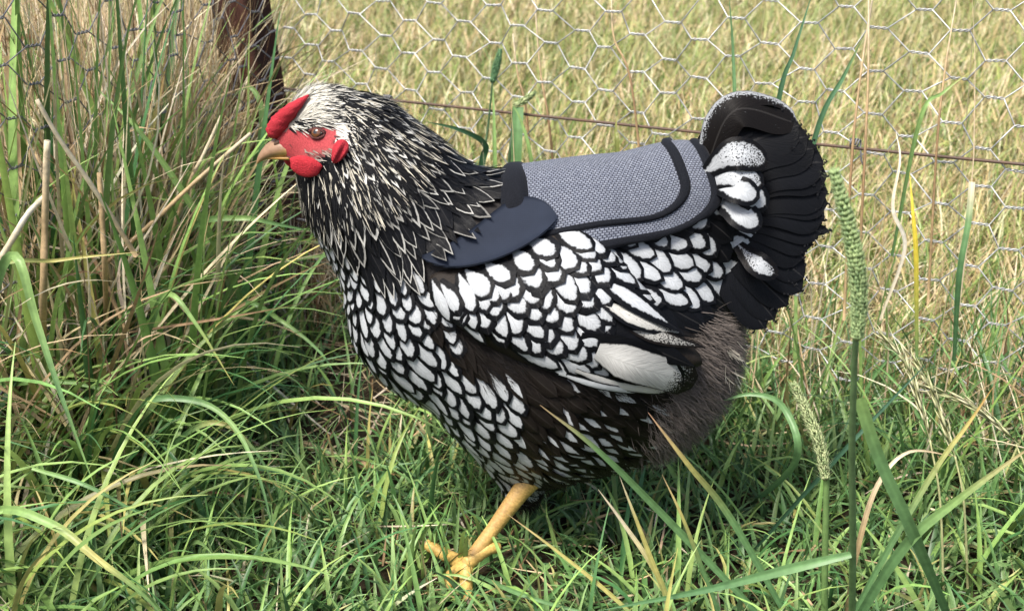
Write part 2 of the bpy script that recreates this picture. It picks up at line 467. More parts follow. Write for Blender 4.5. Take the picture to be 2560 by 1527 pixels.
bot = [(1058, 648), (1085, 672), (1130, 684), (1190, 678), (1250, 660), (1300, 636), (1340, 612), (1372, 588), (1390, 566), (1394, 554)]
tp_, bt_ = crom(top, 30), crom(bot, 30)
FV = np.zeros((30, 9, 3)); FU = np.zeros((30, 9, 2))
for i in range(30):
    for j in range(9):
        x, y = tp_[i]+(bt_[i]-tp_[i])*j/8
        hit = cast(x, y, both); p, n = hit
        FV[i, j] = p+norm(n+np.array([0, -1, .6]))*0.0085; FU[i, j] = (x*S, y*S)
FV = relax(FV, 12)
FTREE = BVHTree.FromPolygons([tuple(v) for v in FV.reshape(-1, 3)], [tuple(f) for f in grid_faces(30, 9)])
DOUT = Vector((0, -1, .45)).normalized()
def drape(data, gap=0.0016):                      # lift a feather's points clear of the flap and the wing beneath
    (V, F), A = data
    for i in range(len(V)):
        q = Vector(V[i]); far_side = q.y > YH
        if far_side: q.y = 2*YH-q.y
        for tree in (FTREE, WTREE):
            hit = tree.ray_cast(q+DOUT*0.05, -DOUT, 0.05+gap)
            if hit[0] is not None: q = hit[0]+DOUT*gap
        if far_side: q.y = 2*YH-q.y
        V[i] = q
    return data

# ---- feathers
def outline(shape, v):
    if shape == 'round':
        a = np.minimum(1, 0.35+0.65*(v/0.45)); return a*np.where(v > 0.58, np.sqrt(np.maximum(0, 1-((v-0.58)/0.42)**2)), 1)
    if shape == 'point':
        return np.minimum(1, 0.4+0.6*v/0.35)*np.where(v > 0.45, np.maximum(0, 1-((v-0.45)/0.55)**1.6), 1)
    if shape == 'lance':
        return np.minimum(1, 0.5+0.5*v/0.3)*np.where(v > 0.4, np.maximum(0, 1-((v-0.4)/0.6)**2.6), 1)
    if shape == 'long':
        return np.minimum(1, 0.5+0.5*v/0.3)*np.where(v > 0.78, np.sqrt(np.maximum(0, 1-((v-0.78)/0.22)**2)), 1)
    if shape == 'square':
        return np.minimum(1, 0.5+0.5*v/0.3)*np.where(v > 0.93, np.maximum(0.0, 1-0.55*(v-0.93)/0.07), 1)
def spk_grid(spk, v, u):
    if not callable(spk): return np.full(len(v)*len(u), float(spk))
    if spk.__code__.co_argcount == 2: return spk(np.repeat(v[:, None], len(u), 1), np.repeat(u[None], len(v), 0)).ravel()
    return np.repeat(spk(v), len(u))
_cache = {}
def feather_template(shape, nv, nu, asp):
    key = (shape, nv, nu, round(asp, 1))
    if key in _cache: return _cache[key]
    v = np.linspace(0, 1, nv); w_ = np.maximum(outline(shape, v), 0.02)
    u = np.linspace(-1, 1, nu)
    vd = np.linspace(0.02, 1, 60); wd = outline(shape, vd)
    X = u[None]*w_[:, None]; Y = np.repeat(v[:, None]*asp, nu, 1)
    ox = np.concatenate([wd, -wd]); oy = np.concatenate([vd, vd])*asp
    D = np.sqrt((X.ravel()[:, None]-ox)**2+(Y.ravel()[:, None]-oy)**2).min(1)
    D.reshape(nv, nu)[:, [0, -1]] = 0; D.reshape(nv, nu)[-1] = 0
    uv = np.stack([np.abs(np.repeat(u[None], nv, 0)).ravel(), (np.repeat(v[:, None], nu, 1)-0.3*np.abs(u)[None]).ravel()], 1)
    _cache[key] = (v, w_, u, D, uv, grid_faces(nv, nu)); return _cache[key]
def feather_data(pts, nrm, W, shape, nu, ccol, ecol, lace, spk, lift, cup, asp, tree):
    nv = len(pts); v, w_, u, D, uv, F = feather_template(shape, nv, nu, asp)
    T = np.gradient(pts, axis=0)
    V = np.zeros((nv, nu, 3))
    for i in range(nv):
        t = norm(T[i]); n = norm(nrm[i]-t*(nrm[i] @ t)); s = np.cross(n, t)
        for j in range(nu):
            q = pts[i]+s*(u[j]*w_[i]*W)
            nn = n
            if tree is not None:
                r = tree.find_nearest(Vector(q))
                if r[0] is not None and r[3] < 0.02:
                    q = np.array(r[0]); m_ = np.array(r[1]); nn = m_ if m_ @ n > 0 else -m_
            V[i, j] = q+nn*(lift[i]-cup*W*u[j]**2*w_[i])
    n_ = nv*nu
    seed = random.random()
    return (V.reshape(-1, 3), F), dict(fd=D.copy(), lace=np.full(n_, lace), ccol=np.tile(ccol, (n_, 1)), ecol=np.tile(ecol, (n_, 1)),
            spk=spk_grid(spk, v, u), uv=uv+np.array([0, seed*7]))
def surf_feather(p, n, d, L, W, shape='round', nv=7, nu=5, ccol=(.8, .8, .8), ecol=(.012, .012, .014), lace=0.3, spk=0.0, base=0.0005, tip=0.0035, cup=0.12, tree=None, bend=0.0):
    tree = tree or BODY
    pts = [np.array(p)]; nr = [np.array(n)]; d = norm(np.array(d)-n*(np.dot(d, n))); st = L/(nv-1)
    for i in range(nv-1):
        if bend:
            s = np.cross(nr[-1], d); d = norm(d+s*bend/(nv-1))
        q = pts[-1]+d*st
        r = tree.find_nearest(Vector(q))
        if r[0] is not None and r[3] < 0.02:
            q2 = np.array(r[0]); m_ = np.array(r[1]); m_ = m_ if m_ @ nr[-1] > 0 else -m_
        else: q2, m_ = q, nr[-1]
        d = norm(d-m_*(d @ m_)); pts.append(q2); nr.append(m_)
    v = np.linspace(0, 1, nv); lift = base+tip*v**1.2
    return feather_data(np.array(pts), np.array(nr), W, shape, nu, ccol, ecol, lace, spk, lift, cup, L/W, tree)
def free_feather(pts, nrm, W, shape='long', nu=5, nv=10, ccol=(.012, .012, .014), ecol=(.01, .01, .012), lace=0.2, spk=0.0, cup=0.15):
    pts = crom(pts, nv); L = np.linalg.norm(np.diff(pts, axis=0), axis=1).sum()
    return feather_data(pts, np.tile(nrm, (nv, 1)), W, shape, nu, ccol, ecol, lace, spk, np.zeros(nv), cup, L/W, None)
def mirror(data):
    (V, F), A = data; V = V.copy(); V[:, 1] = 2*YH-V[:, 1]
    return (V, F[:, ::-1]), A
def add_to(acc, data): (V, F), A = data; acc.add(V, F, **A)
def feather_object(name, data, parent):
    (V, F), A = data
    return link(name, mesh_np(name, V, F, A), M_FEATHER, parent)

BLK = np.array([0.0042, 0.0046, 0.0060]); BRN = np.array([0.0085, 0.0066, 0.0056]); WHT = np.array([0.48, 0.505, 0.53]); CRM = np.array([0.56, 0.555, 0.52])
HACK = [(850, 240), (960, 240), (1100, 330), (1170, 385), (1198, 408), (1188, 470), (1140, 505), (1080, 550), (1040, 600), (995, 645), (950, 660), (890, 620), (830, 590), (770, 520), (745, 440), (800, 425), (850, 400), (872, 350)]
BREAST = [(770, 520), (830, 590), (890, 620), (950, 660), (1040, 690), (1080, 745), (1150, 850), (1230, 930), (1290, 1000), (1300, 1100), (1330, 1240), (1200, 1260), (1000, 1060), (850, 800), (780, 600)]
THIGH = [(1230, 930), (1400, 950), (1640, 985), (1680, 1060), (1650, 1190), (1330, 1250), (1300, 1100), (1290, 1000)]
RUMP = [(1470, 560), (1640, 560), (1740, 500), (1770, 400), (1730, 340), (1830, 330), (1960, 480), (1990, 620), (1940, 740), (1800, 780), (1640, 800), (1480, 640)]
def tan_dir(n, ang):                            # ang: degrees below the picture's rightward direction
    d = RIGHT*math.cos(math.radians(ang))-np.array([0, 0, 1.0])*math.sin(math.radians(ang))
    return norm(d-n*(d @ n))
def zone(x, y, p):
    r = random.uniform
    if inpoly(x, y, HACK):
        q = min(1, math.hypot(x-840, y-290)/420)
        ang = math.degrees(math.atan2(y-60, x-690))+r(-9, 9)
        if q < 0.3: ang = ang*(q/0.3)+(1-q/0.3)*max(15, ang-30)
        wl = 0.13+0.15*max(0, 0.5-q)+r(-0.05, 0.07)
        pale = smooth(150, 40, math.hypot((x-890)*.9, (y-400)*.55))          # cream streaks behind the ear
        ec = CRM*r(0.45-.2*q, 1.1-.15*q)*(.8+.4*pale)
        if random.random() < 0.14+0.22*q: ec = BLK*1.5
        if pale > .3: wl += .22*pale
        if x < 850 and 415 < y < 520 and random.random() < .7: ec = BLK*1.5
        return ('hackle', ang+r(-5, 5), (60+110*q)*r(.85, 1.15), (6+14*q)*r(.75, 1.25), 9+16*q, 'lance', BLK*r(.7, 1.6), ec, max(wl, .05), 0.0, 0.003+0.0035*q)
    if inpoly(x, y, BREAST):
        t = smooth(850, 1300, x)
        ang = 66-24*t+r(-8, 8)
        sz = 0.80+0.40*smooth(600, 1000, y)
        if inpoly(x, y, [(1040, 760), (1150, 800), (1260, 930), (1150, 920)]) and random.random() < 0.4:
            return ('breast', ang-10, 85*sz, 20, 30, 'point', BRN, BRN*1.3, 0.3, 0.0, 0.004)
        return ('breast', ang, 92*sz*r(.85,1.15), 25*sz*r(.85,1.15), 31*sz, 'round', WHT*r(.86, 1.0), BLK*r(.8, 1.3), r(0.34, 0.56), 0.0, 0.0035)
    if inpoly(x, y, THIGH):
        wh = random.random() < (0.66 if y > 1010 else 0.20)
        return ('thigh', 38+r(-10, 8), 95, 20, 30, 'point' if wh else 'round', WHT*0.9 if wh else BRN*1.2, BRN*r(.6, 1.2), r(0.42, 0.62) if wh else 0.2, 0.0, 0.005)
    if inpoly(x, y, RUMP):
        t = smooth(1560, 1900, x)
        ang = 32+18*smooth(560, 380, y)+r(-8, 8)
        bl = y > 745 or (x > 1935) or random.random() < 0.02
        up = smooth(600, 420, y)
        return ('rump', ang, 112+30*up, 31+10*up, 40+5*up, 'round', BLK if bl else WHT*r(.88, 1.0), BLK*r(.8, 1.4), r(0.28, 0.48), 0.0, 0.004)
    return None
# dart throwing over the whole body surface
tri = np.concatenate([BF[:, [0, 1, 2]], BF[:, [0, 2, 3]]])
A_, B_, C_ = BV[tri[:, 0]], BV[tri[:, 1]], BV[tri[:, 2]]
FN = np.cross(B_-A_, C_-A_); area = np.linalg.norm(FN, axis=1); FN = FN/np.maximum(area[:, None], 1e-12)
def surface_samples(n):
    k = R.choice(len(tri), n, p=area/area.sum()); u = np.sqrt(R.random(n)); v = R.random(n)
    p = A_[k]*(1-u)[:, None]+B_[k]*(u*(1-v))[:, None]+C_[k]*(u*v)[:, None]
    return p, FN[k]
sp_, sn_ = surface_samples(60000)
qn = sp_.copy(); m_ = qn[:, 1] > YH; qn[m_, 1] = 2*YH-qn[m_, 1]; spx = project(qn)
sdn = np.array([BODY.find_nearest(Vector(p))[1] for p in sp_[:1]])
cells = {}; CS = 0.006; placed = []
for i in range(len(sp_)):
    p = sp_[i]; x, y = spx[i]
    if y > 1260: continue
    z = zone(x, y, p)
    if z is None: continue
    sp = z[4]*S
    c = tuple((p/CS).astype(int)); r_ = int(sp/CS)+1; ok = True
    for a in range(-r_, r_+1):
        for b in range(-r_, r_+1):
            for d in range(-r_, r_+1):
                for (q, s2) in cells.get((c[0]+a, c[1]+b, c[2]+d), ()):
                    if (q[0]-p[0])**2+(q[1]-p[1])**2+(q[2]-p[2])**2 < min(sp, s2)**2: ok = False; break
                if not ok: break
            if not ok: break
        if not ok: break
    if not ok: continue
    cells.setdefault(c, []).append((p, sp)); placed.append((p, sn_[i], x, y, z))
print('feathers', len(placed))
BIGB = sorted([i for i, t in enumerate(placed) if t[4][0] == 'breast' and t[0][1] < YH-.02], key=lambda i: -placed[i][4][2]*placed[i][4][3])[:105]; BIGB = set(BIGB)
ACC = {k: Acc() for k in ('hackle', 'breast', 'thigh', 'rump')}
for fi, (p, n, x, y, z) in enumerate(placed):
    kind, ang, L, W, _, shape, cc, ec, lace, spk, tip = z
    if p[1] > YH and kind != 'hackle' and random.random() < 0.0: continue
    n = norm(n); d = tan_dir(n, ang)
    L *= random.uniform(.85, 1.15); W *= random.uniform(.88, 1.12)
    p = p-d*L*S*0.35
    r = BODY.find_nearest(Vector(p)); p = np.array(r[0])
    big = kind in ('breast', 'rump', 'thigh')
    data = surf_feather(p, n, d, L*S, W*S, shape, 8 if big else 7, 7 if big else 5, cc, ec, lace, spk, 0.0004, tip, 0.1, bend=random.uniform(-.16, .16) if kind == 'hackle' else random.uniform(-.3, .3))
    if kind == 'hackle' and y > 380: drape(data, random.uniform(.0028, .0060))
    if kind == 'rump' and p[1] < YH: feather_object('rump_feather', data, HEN)
    elif fi in BIGB: feather_object('breast_feather', data, HEN)
    else: add_to(ACC[kind], data)
for k, nm in (('hackle', 'hackle_plumage'), ('breast', 'breast_plumage'), ('thigh', 'thigh_plumage'), ('rump', 'rump_plumage')):
    tag(link(nm, ACC[k].mesh(nm), M_FEATHER, HEN), kind='stuff')

# ---- feathers of the wings
far_w = Acc()
def wing_add(data):
    feather_object('feather', data, wing_near); add_to(far_w, mirror(data))
pts = []
da = math.radians(50); d0_ = np.array([math.cos(da), math.sin(da)]); e0_ = np.array([-d0_[1], d0_[0]])
for r_ in range(-14, 26):                       # staggered rows, widening towards the rear
    for c_ in range(-16, 18):
        u_ = np.array([250.0, 60.0])+d0_*r_*31+e0_*(c_+.5*(r_ % 2))*48
        if not 0 <= u_[0] <= 530: continue
        x = 1085+515*(u_[0]/515)**1.12+random.gauss(0, 4); y = 690+u_[1]+random.gauss(0, 4)
        a, b = wing_row(x)
        if x > 1605 or y < a-12 or y > b-24 or (x > 1540 and y > 850): continue
        if random.random() < .05: continue
        pts.append((x, y, 30))
random.shuffle(pts)
print('wing feathers', len(pts))
for (x, y, sp) in pts:
    g = smooth(1080, 1520, x); a, b = wing_row(x); f = (y-a)/(b-a)
    ang = 62-14*g-30*smooth(0.62, 1.0, f)+random.uniform(-8, 8)
    L = (108+34*g)*random.uniform(.9, 1.12); W = (32+9*g)*random.uniform(.84, 1.12)
    if f > 0.8: W *= 0.72; L *= 1.15
    d0 = np.array([math.cos(math.radians(ang)), math.sin(math.radians(ang))])
    hit = cast(x-d0[0]*L*0.4, y-d0[1]*L*0.4, WTREE)
    if hit is None: hit = cast(x, y, WTREE)
    if hit is None: continue
    p, n = hit
    data = surf_feather(p, n, tan_dir(n, ang), L*S*0.92, W*S*0.92, 'round', 9, 7, WHT*random.uniform(.88, 1.0), BLK*random.uniform(.8, 1.5), random.uniform(0.32, 0.48), 0.0, 0.0006, 0.0042, 0.12, tree=WTREE, bend=random.uniform(-.3, .2))
    wing_add(data)
def px_feather(line, W, off, shape, **kw):       # a long wing feather laid along a line on the wing
    P3 = []; nn = []
    for k, (x, y) in enumerate(line):
        hit = cast(x, y, WTREE) or cast(x, y, BODY)
        if hit is None: P3.append(P3[-1]+(P3[-1]-P3[-2])); continue
        P3.append(hit[0]+hit[1]*(off[k] if isinstance(off, (list, tuple)) else off)); nn.append(hit[1])
    data = free_feather(P3, norm(np.mean(nn, 0)), W*S*0.9, shape, 7, 14, **kw)
    wing_add(data)
# flight feathers folded at the wing tip
px_feather([(1440, 815), (1580, 850), (1728, 905)], 46, [.002, .005, .007], 'point', ccol=BLK*1.3, ecol=BLK, lace=0.1)
px_feather([(1450, 845), (1590, 885), (1700, 935)], 40, [.003, .006, .009], 'long', ccol=BLK*1.4, ecol=BLK, lace=0.1)
px_feather([(1490, 872), (1590, 898), (1706, 936)], 46, [.005, .0120, .017], 'square', ccol=WHT*np.array([1.05, 1.0, .92]), ecol=BLK, lace=0.05, spk=lambda v: smooth(.66, 1.0, v)*0.95)
px_feather([(1440, 918), (1540, 938), (1650, 962)], 15, [.004, .0100, .013], 'long', ccol=WHT*np.array([1.05, 1.0, .92]), ecol=BLK, lace=0.3, spk=lambda v: smooth(.8, 1.0, v)*0.6)
px_feather([(1400, 925), (1490, 942), (1590, 962)], 11, [.004, .0100, .013], 'long', ccol=WHT, ecol=BLK, lace=0.3)
px_feather([(1480, 690), (1580, 760), (1690, 848)], 32, [.003, .007, .009], 'point', ccol=WHT, ecol=BLK, lace=0.46)
px_feather([(1490, 745), (1590, 800), (1724, 862)], 27, [.003, .007, .009], 'point', ccol=CRM*.9, ecol=BLK, lace=0.34, spk=lambda v: .15+smooth(.35, 1.0, v)*0.5)
px_feather([(1540, 800), (1640, 840), (1745, 885)], 22, [.002, .006, .008], 'point', ccol=CRM*.6, ecol=BRN, lace=0.3, spk=lambda v: 0.3+0.3*v)
tag(link('plumage', far_w.mesh('far_wing_plumage'), M_FEATHER, wing_far), kind='stuff')

# ---- tail: a steep tent of broad dark feathers, rooted at the rump
base3 = mp(1780, 500)
def tail_feather(tx, ty, lat, W, bow, cc=BLK, ec=BLK*.8, spk=0.0, lace=0.1, bx=1775, by=500, shape='long', root_lat=0.012):
    A = mp(bx, by); B = mp(tx, ty)
    mid = (A+B)/2; ax = norm(B-A); side = np.array([-ax[2], 0, ax[0]])
    mid = mid+side*bow*S
    out = []
    for s in (-1, 1):
        a, m2, b = A+np.array([0, s*root_lat, 0]), mid+np.array([0, s*(root_lat+lat)*0.62, 0]), B+np.array([0, s*lat, 0])
        n = norm(np.array([0, s*1.0, 0.55]))
        out.append(free_feather([a, m2, b], n, W*S, shape, 9, 22, ccol=cc, ecol=ec, lace=lace, spk=spk, cup=0.05))
    return out
TAIL = []
_tp = crom([(1978, 300), (2010, 322), (2036, 366), (2048, 420), (2052, 475), (2046, 525), (2018, 570), (1994, 628), (1980, 690), (1935, 735), (1880, 775)], 17)
for k in range(17):
    f = k/16
    TAIL.append((_tp[k][0], _tp[k][1], 0.003+0.040*f, 62-24*f, 66-92*f))
TAIL.append((2062, 552, 0.022, 18, -6))
far_t = Acc()
for k, (tx, ty, lat, W, bow) in enumerate(TAIL):
    tx += random.uniform(-8, 8); ty += random.uniform(-6, 6); W *= random.uniform(.92, 1.15); bow += random.uniform(-8, 8)
    dn, df = tail_feather(tx, ty, lat, W, bow, cc=BLK*random.uniform(.9, 1.5))
    feather_object('tail_feather', dn, HEN); feather_object('tail_feather', df, HEN)
COV = [  # tail coverts: broad, dark, splashed with white
    (1992, 306, -0.004, 44, 100, WHT*.9, BLK, lambda v, u: np.clip(0.98-0.80*smooth(.55, 1.0, u), 0, 1), 0.02, 1755, 420),
    (1900, 378, 0.028, 40, 40, WHT*.95, BLK, lambda v, u: 0.16+0.36*v+.1*np.abs(u), 0.30, 1745, 410),
    (1885, 428, 0.034, 38, 28, WHT*.95, BLK, lambda v, u: 0.10+0.38*v, 0.30, 1750, 435),
    (1893, 482, 0.036, 36, 18, WHT*.95, BLK, lambda v, u: 0.0*v, 0.36, 1785, 445),
    (1868, 452, 0.044, 34, 14, WHT*.95, BLK, lambda v, u: 0.0*v, 0.36, 1760, 440),
    (1872, 520, 0.045, 36, 6, WHT*.9, BLK, lambda v, u: 0.0*v, 0.38, 1770, 470),
    (1915, 640, 0.040, 30, -4, WHT*.9, BLK, lambda v, u: 0.42+.14*np.sin(v*8+u*2), 0.45, 1820, 575),
]
for ci, (tx, ty, lat, W, bow, cc, ec, spk, lace, bx, by) in enumerate(COV):
    dn, df = tail_feather(tx, ty, lat+0.008, W, bow, cc, ec, spk, lace, bx, by, 'round' if ci else 'long', 0.03 if ci else 0.012)
    feather_object('tail_covert', dn, HEN)
    if ci: feather_object('tail_covert', df, HEN)

def strands(p, n, d, L, W, c0, c1, lift0, lift1):
    """p,n,d arrays (k,3); two-segment tapered ribbons"""
    k = len(p); s = np.cross(n, d); s /= np.maximum(np.linalg.norm(s, axis=1, keepdims=True), 1e-9)
    V = []; C = []
    for t, wf in ((0, 1.0), (0.5, 0.8), (1.0, 0.12)):
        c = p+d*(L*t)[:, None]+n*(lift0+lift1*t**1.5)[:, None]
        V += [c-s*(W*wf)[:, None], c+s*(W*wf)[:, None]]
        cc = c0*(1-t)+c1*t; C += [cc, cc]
    V = np.stack(V, 1).reshape(-1, 3); C = np.stack(C, 1).reshape(-1, 3)
    b = np.arange(k)[:, None]*6
    F = np.concatenate([b+np.array([0, 1, 3, 2]), b+np.array([2, 3, 5, 4])])
    return V, F, C
# ---- down and bristles: fine strands
FLUFF = [(1640, 960), (1700, 880), (1740, 790), (1860, 760), (1900, 860), (1890, 980), (1780, 1150), (1640, 1200), (1600, 1100)]
UNDER = [(1200, 1180), (1330, 1210), (1640, 1150), (1640, 1300), (1200, 1300)]
GAP = [(1030, 745), (1120, 745), (1240, 880), (1420, 945), (1660, 960), (1700, 880), (1740, 780), (1850, 730), (1680, 1000), (1400, 1000), (1260, 960), (1150, 900)]
P_, N_ = surface_samples(90000)
q = P_.copy(); mm = q[:, 1] > YH; q[mm, 1] = 2*YH-q[mm, 1]; xy = project(q)
U_ = R.uniform
fl = Acc()
ids = {'fluff': [], 'under': [], 'gap': []}
for i, (x, y) in enumerate(xy):
    x += random.gauss(0, 16); y += random.gauss(0, 16)
    if inpoly(x, y, FLUFF): ids['fluff'].append(i)
    elif inpoly(x, y, UNDER): ids['under'].append(i)
    elif inpoly(x, y, GAP): ids['gap'].append(i)
for kind, lst in ids.items():
    lst = np.array(lst); 
    if kind == 'gap': lst = lst[::2]
    p = P_[lst]; n = N_[lst]; k = len(lst)
    ang = np.radians({'fluff': 38, 'under': 62, 'gap': 32}[kind]+R.normal(0, 26 if kind == 'fluff' else 16, k))
    d = np.stack([np.cos(ang), R.normal(0, .25, k), -np.sin(ang)], 1)
    d -= n*(d*n).sum(1)[:, None]; d /= np.linalg.norm(d, axis=1)[:, None]
    L = R.uniform(.010, .022, k); tone = R.uniform(.6, 1.4, k)[:, None]
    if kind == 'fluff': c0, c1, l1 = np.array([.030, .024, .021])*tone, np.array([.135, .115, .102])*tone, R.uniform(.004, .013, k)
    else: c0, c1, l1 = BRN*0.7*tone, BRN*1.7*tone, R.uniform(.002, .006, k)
    V, F, C = strands(p, n, d, L, R.uniform(.0002, .00042, k), c0, c1, np.zeros(k), l1)
    fl.add(V, F, col=C)
# fine cream and black streaks over the neck
hs = [i for i, (x, y) in enumerate(xy) if inpoly(x, y, HACK) and not (x > 1020 and y > 480) and x < 1130]
hs = np.array(hs); R.shuffle(hs); hs = hs[np.hypot(xy[hs, 0]-840, xy[hs, 1]-290) < 240]; hs = hs[:2600]; k = len(hs)
ang = np.arctan2(xy[hs, 1]-60, xy[hs, 0]-690)+R.normal(0, .16, k); p = P_[hs]; n = N_[hs]
d = np.stack([np.cos(ang), np.zeros(k), -np.sin(ang)], 1); d -= n*(d*n).sum(1)[:, None]; d /= np.linalg.norm(d, axis=1)[:, None]
q_ = np.clip(np.hypot(xy[hs, 0]-840, xy[hs, 1]-290)/420, 0, 1)
pl = np.where(U_(0, 1, k) < .22-.10*q_, 1.0, 0.0)[:, None]
c_ = pl*np.array([.50, .47, .39])*U_(.5, 1.1, k)[:, None]+(1-pl)*BLK*U_(.7, 1.6, k)[:, None]
V, F, C = strands(p, n, d, .010+.014*q_+U_(0, .008, k), U_(.0003, .0007, k)*(1+.6*q_), c_*.8, c_, .002+.002*q_, .001+.002*q_); fl.add(V, F, col=C)
# ragged barbs along the edges of the tail feathers
tp3 = []; td3 = []
for o_ in [o for o in HEN.children if o.name.startswith('tail_feather')]:
    co = np.array([v.co for v in o_.data.vertices]).reshape(22, 9, 3)
    for j in (0, 8):
        for i_ in range(19, 22):
            a_ = norm(co[min(i_+1, 21), j]-co[i_-1, j])*.8+norm(co[i_, j]-co[i_, 4])*.5 if i_ < 21 else norm(co[21, 4]-co[19, 4])
            for _ in range(3): tp3.append(co[i_, j]*.97+co[i_, 4]*.03+R.normal(0, .0012, 3)); td3.append(norm(a_+R.normal(0, .22, 3)))
tp3 = np.array(tp3); td3 = np.array(td3); k = len(tp3); nn3 = np.tile([0, -1.0, .3], (k, 1))
V, F, C = strands(tp3, nn3, td3, U_(.0008, .0020, k), U_(.0006, .0012, k), np.tile(BLK, (k, 1)), np.tile(BLK*1.4, (k, 1)), np.zeros(k), U_(-.001, .001, k)); fl.add(V, F, col=C)
# a few soiled pale wisps at the vent
k = 26; hits = [cast(random.uniform(1795, 1845), random.uniform(850, 940)) for _ in range(k)]
hits = [t for t in hits if t]
if hits:
    p = np.array([t[0] for t in hits]); n = np.array([t[1] for t in hits]); k = len(p)
    d = np.stack([R.uniform(.2, 1, k), R.normal(0, .3, k), -R.uniform(.3, 1, k)], 1); d -= n*(d*n).sum(1)[:, None]; d /= np.linalg.norm(d, axis=1)[:, None]
    V, F, C = strands(p, n, d, R.uniform(.006, .018, k), R.uniform(.0003, .0008, k), np.tile([.40, .35, .27], (k, 1)), np.tile([.65, .6, .48], (k, 1)), np.full(k, .007), R.uniform(.000, .008, k)); fl.add(V, F, col=C)
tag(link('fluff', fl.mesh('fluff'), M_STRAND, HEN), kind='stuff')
# head bristles
hd = np.where((xy[:, 0] < 900) & (xy[:, 1] < 470))[0]
hp, hn = surface_samples(260000)
q = hp.copy(); mm = q[:, 1] > YH; q[mm, 1] = 2*YH-q[mm, 1]; hxy = project(q)
keep = np.where((hxy[:, 0] < 905) & (hxy[:, 1] < 470))[0]
pp, nn_, dd, LL, WW, c0, c1, lf = [], [], [], [], [], [], [], []
COMBP = [(672, 345), (676, 330), (690, 305), (710, 280), (735, 262), (772, 240), (776, 250), (752, 282), (735, 308), (715, 330), (690, 350)]
for i in keep:
    x, y = hxy[i]
    if inpoly(x, y, COMBP): continue
    inface = inpoly(x, y, FACE)
    if x < 715 and y > 330: continue
    if inface and random.random() > (0.10 if (y > 372 and x > 760) else 0.012): continue
    if math.hypot((x-792)/24, (y-332)/17) < 1: continue
    if inface: ang, L = 15+random.uniform(-15, 15), random.uniform(.004, .007)
    else:
        ang = 12+55*smooth(250, 430, y)*smooth(800, 860, x)+random.uniform(-14, 14)+(30 if y > 400 else 0); L = random.uniform(.008, .015)
        if x < 770 and y < 300: ang = -20+random.uniform(-20, 20)
    n = hn[i]; d = tan_dir(n, ang)
    st = math.sin(y*.62-x*.09+2.2*math.sin(x*.045))+.8*math.sin(y*1.37-x*.2)
    if inface: c = np.array([.40, .32, .27])*random.uniform(.5, 1.1) if random.random() < .85 else np.array([.10, .05, .05])
    elif inpoly(x, y, [(816, 306), (892, 298), (905, 372), (838, 360)]): c = np.array([.74, .72, .66]); L = random.uniform(.010, .017); ang = 20+random.uniform(-14, 14); d = tan_dir(n, ang)
    elif x > 850 and y > 360: c = np.array([.62, .60, .52])*random.uniform(.7, 1.1) if st+random.uniform(-.5,.5) > -.35 else BLK
    elif y > 395: c = BLK*random.uniform(.8, 2) if random.random() < .88 else np.array([.5, .48, .42])
    elif x < 790 and y < 300: c = np.array([.68, .66, .58])*random.uniform(.65, 1.1)
    else: c = np.array([.64, .62, .55])*random.uniform(.6, 1.15) if st+random.uniform(-.5, .5) > .05 else BLK*1.5
    pp.append(hp[i]); nn_.append(n); dd.append(d); LL.append(L); WW.append(random.uniform(.00035, .0007)); c0.append(c*.7); c1.append(c); lf.append(random.uniform(.0004, .0022))
k = len(pp); print('bristles', k)
V, F, C = strands(np.array(pp), np.array(nn_), np.array(dd), np.array(LL), np.array(WW), np.array(c0), np.array(c1), np.full(k, .0002), np.array(lf))
tag(link('head_bristles', mesh_np('head_bristles', V, F, {'col': C}), M_STRAND, HEN), kind='stuff')

# ---- comb, wattles, ear lobes, beak, eyes
def blob(center, ax, ay, az, fn=None, nr=14, ns=20):
    V = []
    for i in range(nr+1):
        th = math.pi*i/nr
        for j in range(ns):
            ph = 2*math.pi*j/ns
            l = np.array([math.sin(th)*math.cos(ph), math.sin(th)*math.sin(ph), math.cos(th)])
            if fn: l = fn(l)
            V.append(center+ax*l[0]+ay*l[1]+az*l[2])
    return np.array(V), grid_faces(nr+1, ns, True)
RED = np.array([0.44, 0.028, 0.042])
def simple(name, V, F, col, mat, parent=HEN):
    V = np.asarray(V); c = np.tile(col, (len(V), 1)) if np.ndim(col) == 1 else col
    return link(name, mesh_np(name, V, F, {'col': c}), mat, parent)
# comb: a low fleshy ridge tapering to a spike behind, covered in small points
def on_head(px, py, off):
    hit = cast(px, py)
    return hit[0]+hit[1]*off if hit else mp(px, py)
crest = crom([mp(674, 340)+np.array([0, -.002, 0]), mp(690, 322)+np.array([0, -.005, 0]), on_head(711, 303, .002), on_head(734, 283, .004), on_head(756, 262, .004), on_head(775, 244, .003)], 26)
hw = np.interp(np.linspace(0, 1, 26), [0, .08, .3, .6, .85, 1], [4, 17, 24, 17, 8, 2])*S
wd = np.interp(np.linspace(0, 1, 26), [0, .1, .35, .7, 1], [2, 5.5, 6.5, 4.5, 1.2])*0.001
T = np.gradient(crest, axis=0); V = []
for i in range(26):
    t = norm(T[i]); up = norm(np.array([t[2]*-1, 0, t[0]])); up = up if up[2] > 0 else -up
    for j in range(18):
        a = 2*math.pi*j/18; b = 1+0.13*math.sin(i*2.3+j*1.1)*math.sin(j*2.9+i*.7)+.06*random.uniform(-1, 1)
        V.append(crest[i]+up*math.sin(a)*hw[i]*b+np.array([0, 1, 0])*math.cos(a)*wd[i]*b)
simple('comb', V, grid_faces(26, 18, True), RED, M_COMB)
